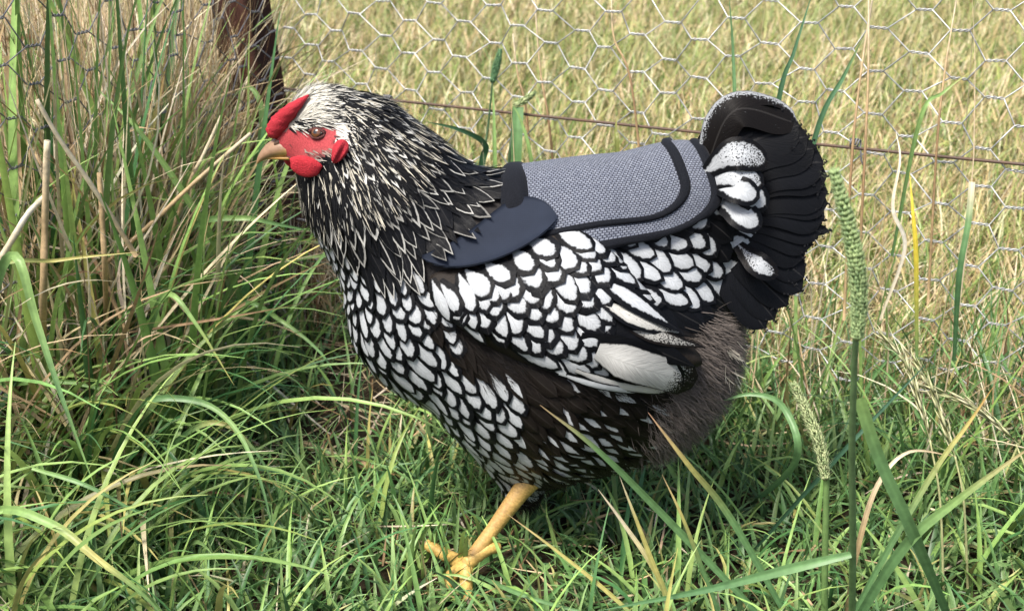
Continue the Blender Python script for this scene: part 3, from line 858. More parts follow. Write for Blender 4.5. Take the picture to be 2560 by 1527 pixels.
for s, (cx, cy, rx, ry, tilt) in ((-1, (765, 410, 38, 29, 14)), (1, (738, 402, 36, 28, 14))):
    c = mp(cx, cy)+np.array([0, s*0.011, 0]); t = math.radians(tilt)
    if s < 0: hit = cast(cx, cy-14); c = P(cx, cy, (hit[0]-CAM) @ FWD-0.010) if hit else c
    ax = np.array([math.cos(t), 0, -math.sin(t)])*rx*S; az = np.array([math.sin(t), 0, math.cos(t)])*ry*S
    def f(l):
        k = 1+.05*math.sin(l[2]*7); return np.array([l[0]*k, l[1]*(1+.30*math.sin(l[0]*5+l[2]*2)), l[2]*(.62 if l[2] > 0 else 1.08)])
    V, F = blob(c, ax, np.array([0, 0.0035, 0]), az, f)
    simple('wattle', V, F, RED*np.array([1.05, .9, .9]), M_COMB)
for s in (-1, 1):
    hit = cast(853, 380); c = hit[0].copy()+hit[1]*0.005
    if s > 0: c[1] = 2*YH-c[1]
    t = math.radians(-62)
    ax = np.array([math.cos(t), 0, -math.sin(t)])*31*S; az = np.array([math.sin(t), 0, math.cos(t)])*17*S
    def f(l): return np.array([l[0], l[1]*(1+.35*math.sin(l[2]*6)), l[2]*(1+.30*l[0])])
    V, F = blob(c, ax, np.array([0, 0.0045, 0]), az, f); simple('ear_lobe', V, F, RED*.95, M_COMB)
def loft(stations, ns=16):                       # (px,py,half_height_px,half_width_m)
    P3 = np.array([mp(a, b) for a, b, _, _ in stations]); T = np.gradient(P3, axis=0); V = []
    for i, (_, _, hh_, hw_) in enumerate(stations):
        t = norm(T[i]); up = np.array([-t[2], 0, t[0]]); up = up if up[2] > 0 else -up
        for j in range(ns):
            a = 2*math.pi*j/ns
            V.append(P3[i]+up*math.sin(a)*hh_*S+np.array([0, 1.0, 0])*math.cos(a)*hw_*(1 if math.sin(a) < 0 else 1-.3*math.sin(a)))
    return np.array(V), grid_faces(len(stations), ns, True)
BK = [(728, 366, 25, .0105), (708, 367, 25, .0095), (690, 371, 22, .0080), (674, 378, 18, .0065), (662, 386, 13, .0048), (652, 395, 8.5, .0030), (646, 403, 5, .0017), (643, 409, 1.2, .0005)]
V, F = loft(BK); bp_ = project(V)
tt = np.clip((728-bp_[:, 0])/85, 0, 1)[:, None]
low = np.clip((bp_[:, 1]-np.interp(bp_[:, 0], [643, 728], [400, 362]))/18, 0, 1)[:, None]
cb = np.array([.26, .16, .10])*(1-low)+np.array([.50, .32, .09])*low
cb = cb*(1-.15*tt)+np.array([.30, .17, .08])*.15*tt
simple('beak', V, F, cb, M_HORN)
V, F = loft([(735, 390, 9, .0085), (712, 391, 8, .0075), (690, 392, 6.5, .0055), (672, 393, 4.5, .0038), (660, 396, 1.2, .0012)])
simple('lower_beak', V, F, np.array([.36, .20, .05]), M_HORN)
for s in (-1, 1):
    hit = cast(697, 356, BVHTree.FromPolygons([tuple(v) for v in loft(BK)[0]], [tuple(f) for f in loft(BK)[1]]))
    c = hit[0] if hit else mp(697, 356)+np.array([0, -.008, 0])
    c = c.copy()
    if s > 0: c[1] = 2*YH-c[1]
    t = math.radians(-32)
    V, F = blob(c, np.array([math.cos(t), 0, -math.sin(t)])*14*S, np.array([0, .0012, 0]), np.array([math.sin(t), 0, math.cos(t)])*6.5*S)
    simple('nostril', V, F, np.array([.10, .055, .035]), M_HORN)
def mat_eye():
    m, nt, out = new_mat('eye'); b = bsdf(nt, out, 0.08, 0.6); b.inputs['Coat Weight'].default_value = 0.5
    nt.links.new(attr(nt, 'col').outputs['Color'], b.inputs['Base Color']); return m
M_EYE = mat_eye()
for s in (-1, 1):
    hit = cast(793, 333); c, n = hit[0].copy(), hit[1].copy()
    if s > 0: c[1] = 2*YH-c[1]; n[1] = -n[1]
    c0_ = c-n*0.0020
    V, F = blob(c0_, np.array([1, 0, 0])*.0056, np.array([0, 1, 0])*.0056, np.array([0, 0, 1])*.0056, None, 28, 36)
    vd = np.degrees(np.arccos(np.clip(((V-c0_)/.0056) @ norm(n+np.array([0, 0, .1])), -1, 1)))
    ec = np.where((vd < 17)[:, None], np.array([.004, .004, .004]), np.where((vd < 42)[:, None], np.array([.13, .05, .018]), np.array([.02, .012, .012])))
    simple('eye', V, F, ec, M_EYE)
    # lids: a fleshy almond ring round the eye, the upper one lowered
    e1 = norm(np.cross(np.array([0, 0, 1.0]), n)); e2 = np.cross(n, e1)
    if e1[0] < 0: e1 = -e1
    ring = []; rad = []
    for j in range(28):
        a = 2*math.pi*j/28
        up_ = math.sin(a)
        ring.append(c+e1*math.cos(a)*.0062+e2*up_*(.0026 if up_ > 0 else .0040)*1.0+n*(.0014-.0016*math.cos(a)**2)+np.array([0, 0, .0001]))
        rad.append(.0015 if up_ > 0 else .0010)
    ring = np.array(ring+[ring[0], ring[1]]); V, F = tube_mesh(ring, rad+rad[:2], 8, False)
    simple('eyelid', V, F, np.array([.10, .035, .032]), M_COMB)

# ---- legs
YEL = np.array([.52, .34, .10])
def leg(name, ankle, knee, toes, hind):
    acc = Acc()
    nl = 110; tl = np.linspace(0, 1, nl)
    line = np.array([knee+(ankle-knee)*t for t in tl])
    rr = np.interp(tl, [0, .15, .6, .9, 1], [.0100, .0078, .0058, .0060, .0064])
    saw = (tl*24) % 1.0                                                       # overlapping scutes down the shank
    V, F = tube_mesh(line, rr, 14)
    fr = np.tile(np.clip(np.cos(np.arange(14)*2*math.pi/14-1.2)*1.6, 0, 1), nl); sw = np.repeat(saw, 14)
    ctr = np.repeat(line, 14, 0); V[:nl*14] = ctr+(V[:nl*14]-ctr)*(1+(.07*(1-sw)-.03)*fr)[:, None]
    gv = np.concatenate([1-.38*np.exp(-((sw-.04)/.10)**2)*fr, [1, 1]])[:, None]
    blot = np.concatenate([np.repeat(np.interp(tl, np.linspace(0, 1, 14), R.uniform(.75, 1.15, 14)), 14), [1, 1]])[:, None]
    col = np.tile(YEL, (len(V), 1))*R.uniform(.85, 1.10, (len(V), 1))*gv*blot
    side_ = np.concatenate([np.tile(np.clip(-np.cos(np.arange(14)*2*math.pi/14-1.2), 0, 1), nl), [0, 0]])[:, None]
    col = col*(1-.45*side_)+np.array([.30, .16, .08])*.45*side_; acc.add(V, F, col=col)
    for toe in toes+[hind]:
        tp = crom(toe, 22); n = len(tp)
        r2 = np.interp(np.linspace(0, 1, n), [0, .3, .7, .88, .9, 1], [.0068, .0058, .0050, .0042, .0024, .0005])
        r2 = r2*(1+.05*np.sin(np.arange(n)*2.6))
        V, F = tube_mesh(tp, r2, 10); t = np.linspace(0, 1, n).repeat(10)
        t = np.concatenate([t, np.array([0, 1.0])])[:len(V)]
        col = np.where((t > .88)[:, None], np.array([.10, .075, .05]), YEL*R.uniform(.8, 1.1, (len(V), 1))); acc.add(V, F, col=col)
    V = np.concatenate(acc.V); F = np.concatenate(acc.F); tr = fix_tris(V, F)
    return link(name, mesh_np(name, V, tr, {'col': np.concatenate(acc.A['col'])}), M_LEG, HEN)
YN = YH-0.022
fk = onplane(1322, 1200, YN); fa = ground(1166, 1412, 0.020)
toes = [[fa, ground(1110, 1385, .014), ground(1072, 1362, .010)+np.array([0, 0, .006])],
        [fa, ground(1166, 1462, .010), ground(1172, 1512, .004)],
        [fa, ground(1128, 1440, .011), ground(1112, 1486, .005)]]
toes[0] = [fa, P(1120, 1390, 1.045), P(1080, 1368, 1.050), P(1052, 1352, 1.050)]
leg('leg', fa, fk, toes, [fa+np.array([.0, 0, .002]), fa+np.array([.018, .006, .012]), fa+np.array([.030, .010, .010])])
# the other leg is lifted mid-stride, folded up against the belly
YF = YH+0.035
k2 = np.array([fk[0]+0.030, YF, 0.130]); a2 = np.array([k2[0]+0.035, YF, 0.108])
leg('leg', a2, k2, [[a2, a2+np.array([.018, .012, -.012]), a2+np.array([.030, .018, -.030])], [a2, a2+np.array([.022, 0, -.014]), a2+np.array([.036, 0, -.036])], [a2, a2+np.array([.018, -.012, -.012]), a2+np.array([.030, -.018, -.030])]], [a2, a2+np.array([-.010, 0, -.014]), a2+np.array([-.008, 0, -.026])])

# ================================================================== THE SADDLE (a cloth hen apron)
SAD = empty('hen_saddle', (0.13, YH, 0.30), "grey knitted saddle with black binding and a navy flap, strapped on the hen's back", 'saddle')
ax0, ax1 = mp(1290, 640), mp(1760, 600)
S0 = mp(1272, 430)[0]; SLEN = mp(1752, 365)[0]-S0
RB = 0.118
def SM(s, t, off):
    """point on the saddle: s metres along the back, t metres down from the ridge (negative = near side)"""
    X = S0+s+0.18*abs(t)*smooth(0.0, 0.09, s)
    f = (X-ax0[0])/(ax1[0]-ax0[0]); zc = ax0[2]+f*(ax1[2]-ax0[2])
    ph = t/RB*(1+0.34*min(1, max(0, 1-s/SLEN)))
    d = Vector((0, math.sin(ph), math.cos(ph))); c = Vector((X, YH, zc))
    hit = BODY.ray_cast(c+d*0.4, -d)
    rad = (hit[0]-c).length if hit[0] is not None else 0.1
    return np.array(c+d*(rad+off))
TMAX = 0.124
CR = 0.055                                       # corner radius
def smax(t, m=0.0):
    T = TMAX-m; L = SLEN-m; r = max(CR-m*0.7, .01); a = abs(t)-(T-r)
    return L if a <= 0 else L-r+math.sqrt(max(0, r*r-a*a))
ns_, nt_ = 46, 61
V = np.zeros((nt_, ns_, 3)); UVs = np.zeros((nt_, ns_, 2))
for i, t in enumerate(np.linspace(-TMAX, TMAX, nt_)):
    sm = smax(t)
    for j, f in enumerate(np.linspace(0, 1, ns_)):
        V[i, j] = SM(sm*f, t, 0.0062); UVs[i, j] = (sm*f, t)
V = relax(V, 5)
def thick(name, V, nr, nc, th, mat, parent, uv=None, flip=1):
    V = V.reshape(nr, nc, 3); du = np.gradient(V, axis=0); dv = np.gradient(V, axis=1)
    n = np.cross(du, dv); n /= np.maximum(np.linalg.norm(n, axis=2, keepdims=True), 1e-9); n *= flip
    U = V-n*th; k = nr*nc
    gf = grid_faces(nr, nc); F = [gf, gf[:, ::-1]+k]
    rim = [(i, 0) for i in range(nr)]+[(nr-1, j) for j in range(1, nc)]+[(i, nc-1) for i in range(nr-2, -1, -1)]+[(0, j) for j in range(nc-2, 0, -1)]
    rf = [(rim[q][0]*nc+rim[q][1], rim[(q+1) % len(rim)][0]*nc+rim[(q+1) % len(rim)][1]) for q in range(len(rim))]
    F.append(np.array([(b, a, a+k, b+k) for a, b in rf]))
    A = {}
    if uv is not None: uv = uv.reshape(-1, 2); A['uv'] = np.concatenate([uv, uv])
    return link(name, mesh_np(name, np.concatenate([V.reshape(-1, 3), U.reshape(-1, 3)]), np.concatenate(F), A), mat, parent)
M_KNIT, M_BIND, M_FLAP = mat_knit(), mat_binding(), mat_flap()
def facing(V):                                    # +1 if the grid normal points away from the hen
    c = V[V.shape[0]//2, V.shape[1]//2]; du = V[V.shape[0]//2+1, V.shape[1]//2]-c; dv = V[V.shape[0]//2, V.shape[1]//2+1]-c
    return 1 if np.cross(du, dv) @ (c-np.array([c[0], YH, 0.2])) > 0 else -1
panel = thick('back_panel', V, nt_, ns_, 0.003, M_KNIT, SAD, UVs, facing(V))
PTREE = BVHTree.FromPolygons([tuple(p) for p in V.reshape(-1, 3)], [tuple(f) for f in grid_faces(nt_, ns_)])
def band(name, m, wdt, raise_, s_front=0.0):
    """tape following the panel's rear outline at inset m"""
    T = TMAX-m; L = SLEN-m; r = max(CR-m*0.7, .012)
    path = [(s, -T, 0, -1) for s in np.linspace(s_front, L-r, 22)]
    path += [(L-r+r*math.sin(a), -(T-r)-r*math.cos(a), math.sin(a), -math.cos(a)) for a in np.linspace(0, math.pi/2, 16)[1:]]
    path += [(L, t, 1, 0) for t in np.linspace(-(T-r), T-r, 34)[1:]]
    path += [(L-r+r*math.cos(a), (T-r)+r*math.sin(a), math.cos(a), math.sin(a)) for a in np.linspace(0, math.pi/2, 16)[1:]]
    path += [(s, T, 0, 1) for s in np.linspace(L-r, s_front, 22)[1:]]
    nc = 9; G = np.zeros((len(path), nc, 3)); UV = np.zeros((len(path), nc, 2))
    for i, (s, t, ns2, nt2) in enumerate(path):
        for j in range(nc):
            q = j/(nc-1); inn = q*wdt
            a, b = s-ns2*inn, t-nt2*inn
            p = Vector(SM(max(a, 0), b, 0.0062)); hit = PTREE.find_nearest(p)
            base = np.array(hit[0]); n = np.array(hit[1]); n = n if n @ (base-np.array([base[0], YH, 0.2])) > 0 else -n
            if j == 0 and m == 0: base = base+(np.array(p)-base)*0
            G[i, j] = base+n*(0.0004+raise_*(1-(2*q-1)**4))
            UV[i, j] = (i*.004, inn)
    if m == 0: G[:, 0] += (G[:, 0]-G[:, 1])*0.6
    for _ in range(2):
        g2 = G.copy(); g2[1:-1] = (G[:-2]+G[1:-1]*2+G[2:])/4; G = g2
    return thick(name, G, len(path), nc, 0.0015, M_BIND, SAD, UV, facing(G))
band('edge_binding', 0.0, 0.0095, 0.0022)
band('inner_piping', 0.0235, 0.0078, 0.0024)
# front collar: a padded black roll across the base of the neck
tt_ = np.linspace(-0.072, 0.072, 45); G = np.zeros((45, 11, 3)); GU = np.zeros((45, 11, 2))
for i, t in enumerate(tt_):
    for j, q in enumerate(np.linspace(0, 1, 11)):
        s = -0.006+0.021*q; rise = 0.0050*(1-(2*q-1)**4)*(1-abs(t/0.072)**6)
        G[i, j] = SM(s, t, 0.0058+rise-.004*math.exp(-(t/.03)**2)); GU[i, j] = (t, s)
G = relax(G, 2)
thick('front_collar', G, 45, 11, 0.002, M_BIND, SAD, GU, facing(G))
# shoulder flaps: smooth navy tongues lying over the wing's shoulder
for sgn in (-1, 1):
    G = FV.copy()
    if sgn > 0: G[..., 1] = 2*YH-G[..., 1]
    thick('shoulder_flap', G, 30, 9, 0.0016, M_FLAP, SAD, FU, facing(G))

# ================================================================== FENCE
POST = ground(742, 790); POST_TOP_PX = (598, 0)
FA = np.array([POST[0], POST[1]])                      # corner of the pen
FR = ground(2560, 860)[:2]*0+np.array([P(2560, 400, 1.15)[0], P(2560, 400, 1.15)[1]])
dR = norm(FR-FA); dL = norm(np.array([-0.50, 0.90])-FA)
# rusty steel picket: three ribbed flanges, leaning a little
pr = []
for k in range(3):
    a = math.radians(90+120*k+12); dv = np.array([math.cos(a), math.sin(a)]); pv = np.array([-dv[1], dv[0]])
    pr += [dv*.004+pv*-.005*0, ]
prof = []
for k in range(3):
    a = math.radians(-90+120*k+18); dv = np.array([math.cos(a), math.sin(a)]); pv = np.array([-dv[1], dv[0]])
    Lf = .031 if k else .026
    prof += [dv*.006-pv*.0035, dv*(Lf-.004)-pv*.0030, dv*Lf-pv*.0055, dv*(Lf+.002), dv*Lf+pv*.0055, dv*(Lf-.004)+pv*.0030, dv*.006+pv*.0035]
prof = np.array(prof)*1.25
hts = np.concatenate([[-0.15], np.linspace(0, 0.95, 40)])
lean = (np.array(P(664, 20, 1.66))-np.array([POST[0], POST[1], 0])); lean = lean/lean[2]
PV = []
for i, z in enumerate(hts):
    for j, q in enumerate(prof):
        k = j // 7; jj = j % 7
        notch = 0.0
        PV.append([POST[0]+lean[0]*z+q[0], POST[1]+max(-.08, min(.08, lean[1]))*z+q[1], z])
PV = np.array(PV); npf = len(prof)
PF = grid_faces(len(hts), npf, True)
post = link('fence_post', mesh_np('fence_post', PV, PF, smooth=False), M_RUST)
tag(post, 'leaning rusty steel post at the corner of the fence behind the hen', 'post')

def netting(name, A, d, length, height, sag, mat, label, V0=0.015, jit=0.0026, U=0.0352, VV=0.040, twist=0.0165):
    root = empty(name, (float(A[0]), float(A[1]), 0), label, 'wire netting')
    nrm = np.array([-d[1], d[0], 0]); d3 = np.array([d[0], d[1], 0])
    nc = int(length/U)+1; nr = int(height/VV)+1
    rr = np.random.default_rng(5 if jit < .003 else 9)
    J = rr.normal(0, jit, (nc+2, 2*nr+6, 3)); J[..., 2] *= 0.8
    def node(i, r2):                                   # r2: height in half rows
        zz = V0+r2*VV/2; j = J[i, r2+2]
        damp = 1+2.2*max(0, 1-zz/0.14)
        wav = sag*math.sin(i*.55+zz*9)*(.4+.6*math.exp(-zz*3))
        return np.array([A[0], A[1], 0])+d3*(i*U+j[0]*damp)+nrm*(wav+j[1]*damp)+np.array([0, 0, zz+j[2]*damp])
    def wire(fam, w_):
        pts = []
        for i in range(nc):
            r2 = 2*w_ if i % 2 == 0 else 2*w_+(1 if fam == 0 else -1)
            if r2 < 0: r2 = 0
            c = node(i, r2)
            ph0 = 0.0 if fam == 0 else math.pi
            tl = twist*(1+.12*math.sin(i*3.1+r2))
            ax = norm(d3+np.array([0, 0, .06*math.sin(i*1.7+r2)]))
            for t in np.linspace(-.5, .5, 9):
                ph = ph0+t*math.pi*3.0
                pts.append(c+ax*t*tl+np.array([0, 0, 1])*math.cos(ph)*.00105+nrm*math.sin(ph)*.00105)
        V, F = tube_mesh(np.array(pts), 0.00070, 5, False)
        link('wire', mesh_np('wire', V, F), mat, root)
    for w_ in range(nr):
        for fam in (0, 1): wire(fam, w_)
    return root
netting('wire_netting', FA+dR*0.012, dR, 1.65, 0.72, 0.006, M_WIRE, 'galvanised hexagonal wire netting stretched behind the hen to the right edge')
netting('wire_netting', FA+dL*0.012, dL, 0.95, 0.72, 0.010, M_WIREOLD, 'dull hexagonal wire netting half buried in dry straw at the left', jit=.0035)
# straining wires
def strain(A, B, r, label, mat):
    t = np.linspace(0, 1, 40)[:, None]; pts = A+(B-A)*t; pts[:, 2] -= 0.006*np.sin(t[:, 0]*math.pi)
    V, F = tube_mesh(pts, r, 7); o = link('straining_wire', mesh_np('straining_wire', V, fix_tris(V, F)), mat); return tag(o, label, 'wire')
wA = P(600, 176, 1.675)
strainA = np.array([FA[0]+0.0, FA[1]-.006, 0.301]); strainB = np.array([FA[0]+dR[0]*1.65, FA[1]+dR[1]*1.65-.006, 0.312])
strain(strainA, strainB, 0.0016, 'thin rusty horizontal wire threaded through the netting behind the hen', M_RUSTWIRE)
# wire ties holding the netting to the straining wire
for k, s in enumerate((0.105, 0.155, 0.70)):
    c = strainA+(strainB-strainA)*(s/1.65); ax = norm(strainB-strainA)
    pts = []
    for t in np.linspace(0, 1, 46):
        a = t*math.pi*2*4.5; r = .0032+.0005*math.sin(a*.7)
        pts.append(c+ax*(t-.5)*.011+np.array([0, 0, 1])*math.cos(a)*r+np.array([-ax[1], ax[0], 0])*math.sin(a)*r)
    pts.append(pts[-1]+np.array([.002, -.002, -.014])); pts.append(pts[-1]+np.array([.003, -.001, -.006]))
    V, F = tube_mesh(np.array(pts), .0009, 5)
    o = link('wire_tie', mesh_np('wire_tie', V, fix_tris(V, F)), M_WIREOLD)
    tag(o, ['coiled wire tie on the rusty wire beside the post', "coiled wire tie on the rusty wire above the hen's head", "coiled wire tie on the rusty wire beside the hen's tail"][k], 'wire tie')

# ================================================================== GRASS
def blades(root, az, L, W, lean, curl, seg, c0, c1, keel=0.0, twist=None, dry=None, zmin=0.002, tip=1.6, kink=None):
    """root (n,3), azimuth, length, half width, starting lean from vertical, total curl; returns V, F, C"""
    n = len(L); t = np.linspace(0, 1, seg+1)
    th = lean[:, None]+curl[:, None]*t[None]**1.3
    if kink is not None: th = th+np.where(t[None] > kink[:, None], kink_ang[:, None], 0)
    dsx = np.sin(th); dsz = np.cos(th); st = (L/seg)[:, None]
    hx = np.concatenate([np.zeros((n, 1)), np.cumsum((dsx[:, 1:]+dsx[:, :-1])/2*st, 1)], 1)
    hz = np.concatenate([np.zeros((n, 1)), np.cumsum((dsz[:, 1:]+dsz[:, :-1])/2*st, 1)], 1)
    ca, sa = np.cos(az)[:, None], np.sin(az)[:, None]
    C_ = np.stack([root[:, :1]+hx*ca, root[:, 1:2]+hx*sa, np.maximum(root[:, 2:3]+hz, zmin+0.0*hz)], -1)
    T_ = np.gradient(C_, axis=1); T_ /= np.maximum(np.linalg.norm(T_, axis=2, keepdims=True), 1e-9)
    side = np.stack([-sa, ca, 0*ca], -1)
    nn = np.cross(T_, np.broadcast_to(side, T_.shape)); tw = (twist if twist is not None else np.zeros(n))[:, None]*(0.3+t[None])
    sd = side*np.cos(tw)[..., None]+nn*np.sin(tw)[..., None]
    nn2 = np.cross(T_, sd)
    prof = np.minimum(1, 0.55+1.5*t)*(1-t**tip*0.93)
    wv = (W[:, None]*prof[None])[..., None]
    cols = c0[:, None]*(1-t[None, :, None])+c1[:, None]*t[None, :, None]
    if keel:
        V = np.stack([C_-sd*wv+nn2*wv*keel, C_, C_+sd*wv+nn2*wv*keel], 2); k = 3
    else:
        V = np.stack([C_-sd*wv, C_+sd*wv], 2); k = 2
    V = V.reshape(n, -1, 3); nvb = (seg+1)*k
    base = []
    for s in range(seg):
        for j in range(k-1): base.append((s*k+j, s*k+j+1, (s+1)*k+j+1, (s+1)*k+j))
    base = np.array(base)
    return V, base, np.repeat(cols, k, axis=1).reshape(n, -1, 3), nvb
def clear_of_hen(V, margin):
    q = sd_at(V.reshape(-1, 3)).reshape(V.shape[0], -1); return q.min(1) > margin
def grass_obj(name, parts, mat, label=None, cat=None, margin=0.004, kind='stuff'):
    VV, FF, CC = [], [], []; off = 0
    for (V, base, C, nvb) in parts:
        if margin is not None: k = clear_of_hen(V, margin); V = V[k]; C = C[k]
        n = len(V)
        if n == 0: continue
        F = (np.arange(n)[:, None, None]*nvb+base[None]).reshape(-1, 4)+off
        VV.append(V.reshape(-1, 3)); CC.append(C.reshape(-1, 3)); FF.append(F); off += n*nvb
    o = link(name, mesh_np(name, np.concatenate(VV), np.concatenate(FF), {'col': np.concatenate(CC)}), mat)
    return tag(o, label, cat, None, kind)
def pick(n, table, jitter=0.18):
    """random colours from [(weight, (r,g,b))]"""
    wts = np.array([t[0] for t in table], float); k = R.choice(len(table), n, p=wts/wts.sum())
    c = np.array([t[1] for t in table])[k]; return c*R.uniform(1-jitter, 1+jitter, (n, 1))*R.uniform(1-jitter/3, 1+jitter/3, (n, 3))
U = R.uniform
GRN = [(4, (.120, .240, .078)), (3, (.20, .32, .115)), (2.2, (.075, .155, .060)), (1.4, (.22, .345, .095)), (.5, (.36, .35, .13))]
LIME = [(4, (.27, .41, .12)), (3, (.17, .29, .085)), (2, (.07, .175, .06)), (1, (.26, .34, .09)), (.4, (.42, .38, .13))]
TAN = [(4, (.44, .33, .18)), (3, (.55, .44, .27)), (1.6, (.27, .17, .085)), (2.2, (.66, .58, .42)), (.7, (.16, .10, .055))]
FIELD = [(4, (.44, .34, .16)), (4, (.60, .48, .27)), (4.0, (.21, .30, .075)), (3.4, (.34, .38, .12)), (2.0, (.10, .17, .045)), (2.6, (.74, .66, .42)), (1.2, (.30, .20, .11))]
def zofs(xy): return gz(xy[:, 0], xy[:, 1])-.006
def side_of_fence(x, y):                              # >0 outside the right-hand fence
    return (x-FA[0])*(-dR[1])+(y-FA[1])*dR[0]
def side_left(x, y):                                  # >0 outside the left-hand fence
    return (x-FA[0])*(dL[1])-(y-FA[1])*dL[0]
def spread(n, xr, yr): return np.stack([U(*xr, n), U(*yr, n)], 1)

# -- lawn inside the pen
n = 32000; xy = spread(n, (-0.75, 0.95), (0.62, 1.75))
ok = (side_of_fence(xy[:, 0], xy[:, 1]) < 0.06)
SOILC = [ground(900, 940), ground(980, 960), ground(850, 1075), ground(900, 1110)]
dens = np.ones(n)
for c, r_ in zip(SOILC, (.075, .05, .06, .04)):
    dens *= 1-.88*np.exp(-(((xy[:, 0]-c[0])/r_)**2+((xy[:, 1]-c[1])/(r_*1.6))**2)**1.5)
fr = ground(1150, 1430); dens *= 1-.55*np.exp(-(((xy[:, 0]-fr[0])/.05)**2+((xy[:, 1]-fr[1])/.05)**2))
hole = ground(740, 800); dens *= 1-.9*np.exp(-(((xy[:, 0]-hole[0])/.10)**2+((xy[:, 1]-hole[1])/.22)**2))
ok &= U(0, 1, n) < dens
xy = xy[ok]; n = len(xy)
patch = .5+.5*np.sin(xy[:, 0]*9+2)*np.sin(xy[:, 1]*8+xy[:, 0]*5)
under = np.exp(-(((xy[:, 0]-.06)/.16)**2+((xy[:, 1]-YH)/.10)**2))
L = U(.028, .075, n)*(.8+.5*patch)*(1-.35*under)
c0 = pick(n, GRN); c1 = c0*U(.9, 1.25, (n, 1)); dr = U(0, 1, n) < .04; c1[dr] = pick(dr.sum(), TAN)
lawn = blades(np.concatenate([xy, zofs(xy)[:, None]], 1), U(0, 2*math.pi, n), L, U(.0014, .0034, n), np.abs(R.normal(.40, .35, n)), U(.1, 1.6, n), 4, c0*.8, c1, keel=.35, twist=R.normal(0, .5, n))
n = 1300; xy = spread(n, (-.6, .9), (.62, 1.7)); ok = side_of_fence(xy[:, 0], xy[:, 1]) < .05; xy = xy[ok]; n = len(xy)
c0 = pick(n, LIME)
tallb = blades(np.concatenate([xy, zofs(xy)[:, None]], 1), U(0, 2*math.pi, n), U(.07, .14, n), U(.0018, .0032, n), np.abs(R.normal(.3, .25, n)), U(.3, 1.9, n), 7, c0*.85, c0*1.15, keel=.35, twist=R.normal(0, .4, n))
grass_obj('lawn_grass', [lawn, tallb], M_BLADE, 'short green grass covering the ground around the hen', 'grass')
# dead stems lying in the lawn
n = 5200; xy = spread(n, (-.6, .9), (.62, 1.75))
wgt = .22+.0*xy[:, 0]
for c, r_ in zip([ground(850, 1080), ground(900, 960), ground(2450, 900), ground(2300, 830), ground(1250, 1490)], (.07, .07, .16, .16, .06)):
    wgt = np.maximum(wgt, np.exp(-(((xy[:, 0]-c[0])/r_)**2+((xy[:, 1]-c[1])/(r_*1.3))**2)))
ok = (U(0, 1, n) < wgt) & (side_of_fence(xy[:, 0], xy[:, 1]) < .08); xy = xy[ok]; n = len(xy)
c0 = pick(n, TAN)
th1 = blades(np.concatenate([xy, (zofs(xy)+U(.004, .03, n))[:, None]], 1), U(0, 2*math.pi, n), U(.025, .11, n), U(.0006, .0016, n), U(1.25, 1.75, n), R.normal(.1, .5, n), 5, c0, c0*1.05, twist=R.normal(0, 1, n), zmin=.006)
grass_obj('thatch', [th1], M_STRAW, 'dead tan grass stems lying in the lawn', 'thatch')

# -- tall tussock on the left, green blades arching over
parts = []
def tuss(n, xr, yr, Lr, Wr, lean, curl, azm, azs, table, seg=11, zb=0.0, tipc=None):
    xy = spread(n, xr, yr); c0 = pick(n, table); c1 = c0*U(.9, 1.3, (n, 1))
    dr = U(0, 1, n) < .10; c1[dr] = pick(dr.sum(), TAN)
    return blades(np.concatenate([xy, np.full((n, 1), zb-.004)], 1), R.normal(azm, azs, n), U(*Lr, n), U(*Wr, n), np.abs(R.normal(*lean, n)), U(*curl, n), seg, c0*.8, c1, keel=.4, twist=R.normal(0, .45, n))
parts += [tuss(260, (-.66, -.39), (1.10, 1.62), (.26, .48), (.0026, .0052), (.16, .12), (.2, 1.6), -.5, .9, LIME)]
parts += [tuss(120, (-.62, -.40), (1.05, 1.45), (.30, .46), (.0034, .0056), (.08, .07), (.0, .5), -.5, 1.5, LIME)]
parts += [tuss(270, (-.66, -.33), (.92, 1.40), (.20, .38), (.0024, .0048), (.25, .18), (.5, 2.0), -.35, .7, LIME)]
parts += [tuss(220, (-.62, -.30), (.76, 1.10), (.15, .30), (.0024, .0046), (.4, .25), (.7, 2.0), -.25, .8, LIME)]
parts += [tuss(420, (-.60, -.26), (.80, 1.30), (.09, .20), (.0014, .0030), (.35, .3), (.5, 1.8), -.3, 1.4, GRN)]
parts += [tuss(80, (-.50, -.29), (1.02, 1.36), (.30, .46), (.0036, .0066), (.10, .08), (.05, .7), -.6, 1.6, LIME), tuss(34, (-.40, -.26), (1.05, 1.40), (.26, .40), (.0022, .0036), (.14, .10), (.7, 1.7), -.1, 1.0, LIME)]
parts += [tuss(52, (-.52, -.34), (1.02, 1.40), (.42, .62), (.0036, .0066), (.07, .06), (.05, .6), -.6, 1.8, LIME+[(4, (.11, .21, .065))])]
# along the right-hand fence
def along(n, s0, s1, wid, Lr, Wr, table, lean=(.12, .10), curl=(0, .7), azs=2.0, seg=8):
    s = U(s0, s1, n); o = R.normal(0, wid, n)
    xy = np.stack([FA[0]+dR[0]*s-dR[1]*o, FA[1]+dR[1]*s+dR[0]*o], 1)
    c0 = pick(n, table); c1 = c0*U(.95, 1.3, (n, 1))
    return blades(np.concatenate([xy, np.full((n, 1), -.004)], 1), R.normal(0, azs, n), U(*Lr, n), U(*Wr, n), np.abs(R.normal(*lean, n)), U(*curl, n), seg, c0*.85, c1, keel=.35, twist=R.normal(0, .6, n))
parts += [along(900, .15, 1.5, .05, (.07, .17), (.0011, .0026), GRN, lean=(.3, .25), curl=(.2, 1.5))]
parts += [along(120, .2, 1.45, .035, (.16, .30), (.0010, .0026), LIME)]
parts += [along(900, .80, 1.55, .09, (.10, .22), (.0012, .0026), GRN, lean=(.3, .25), curl=(.2, 1.4))]
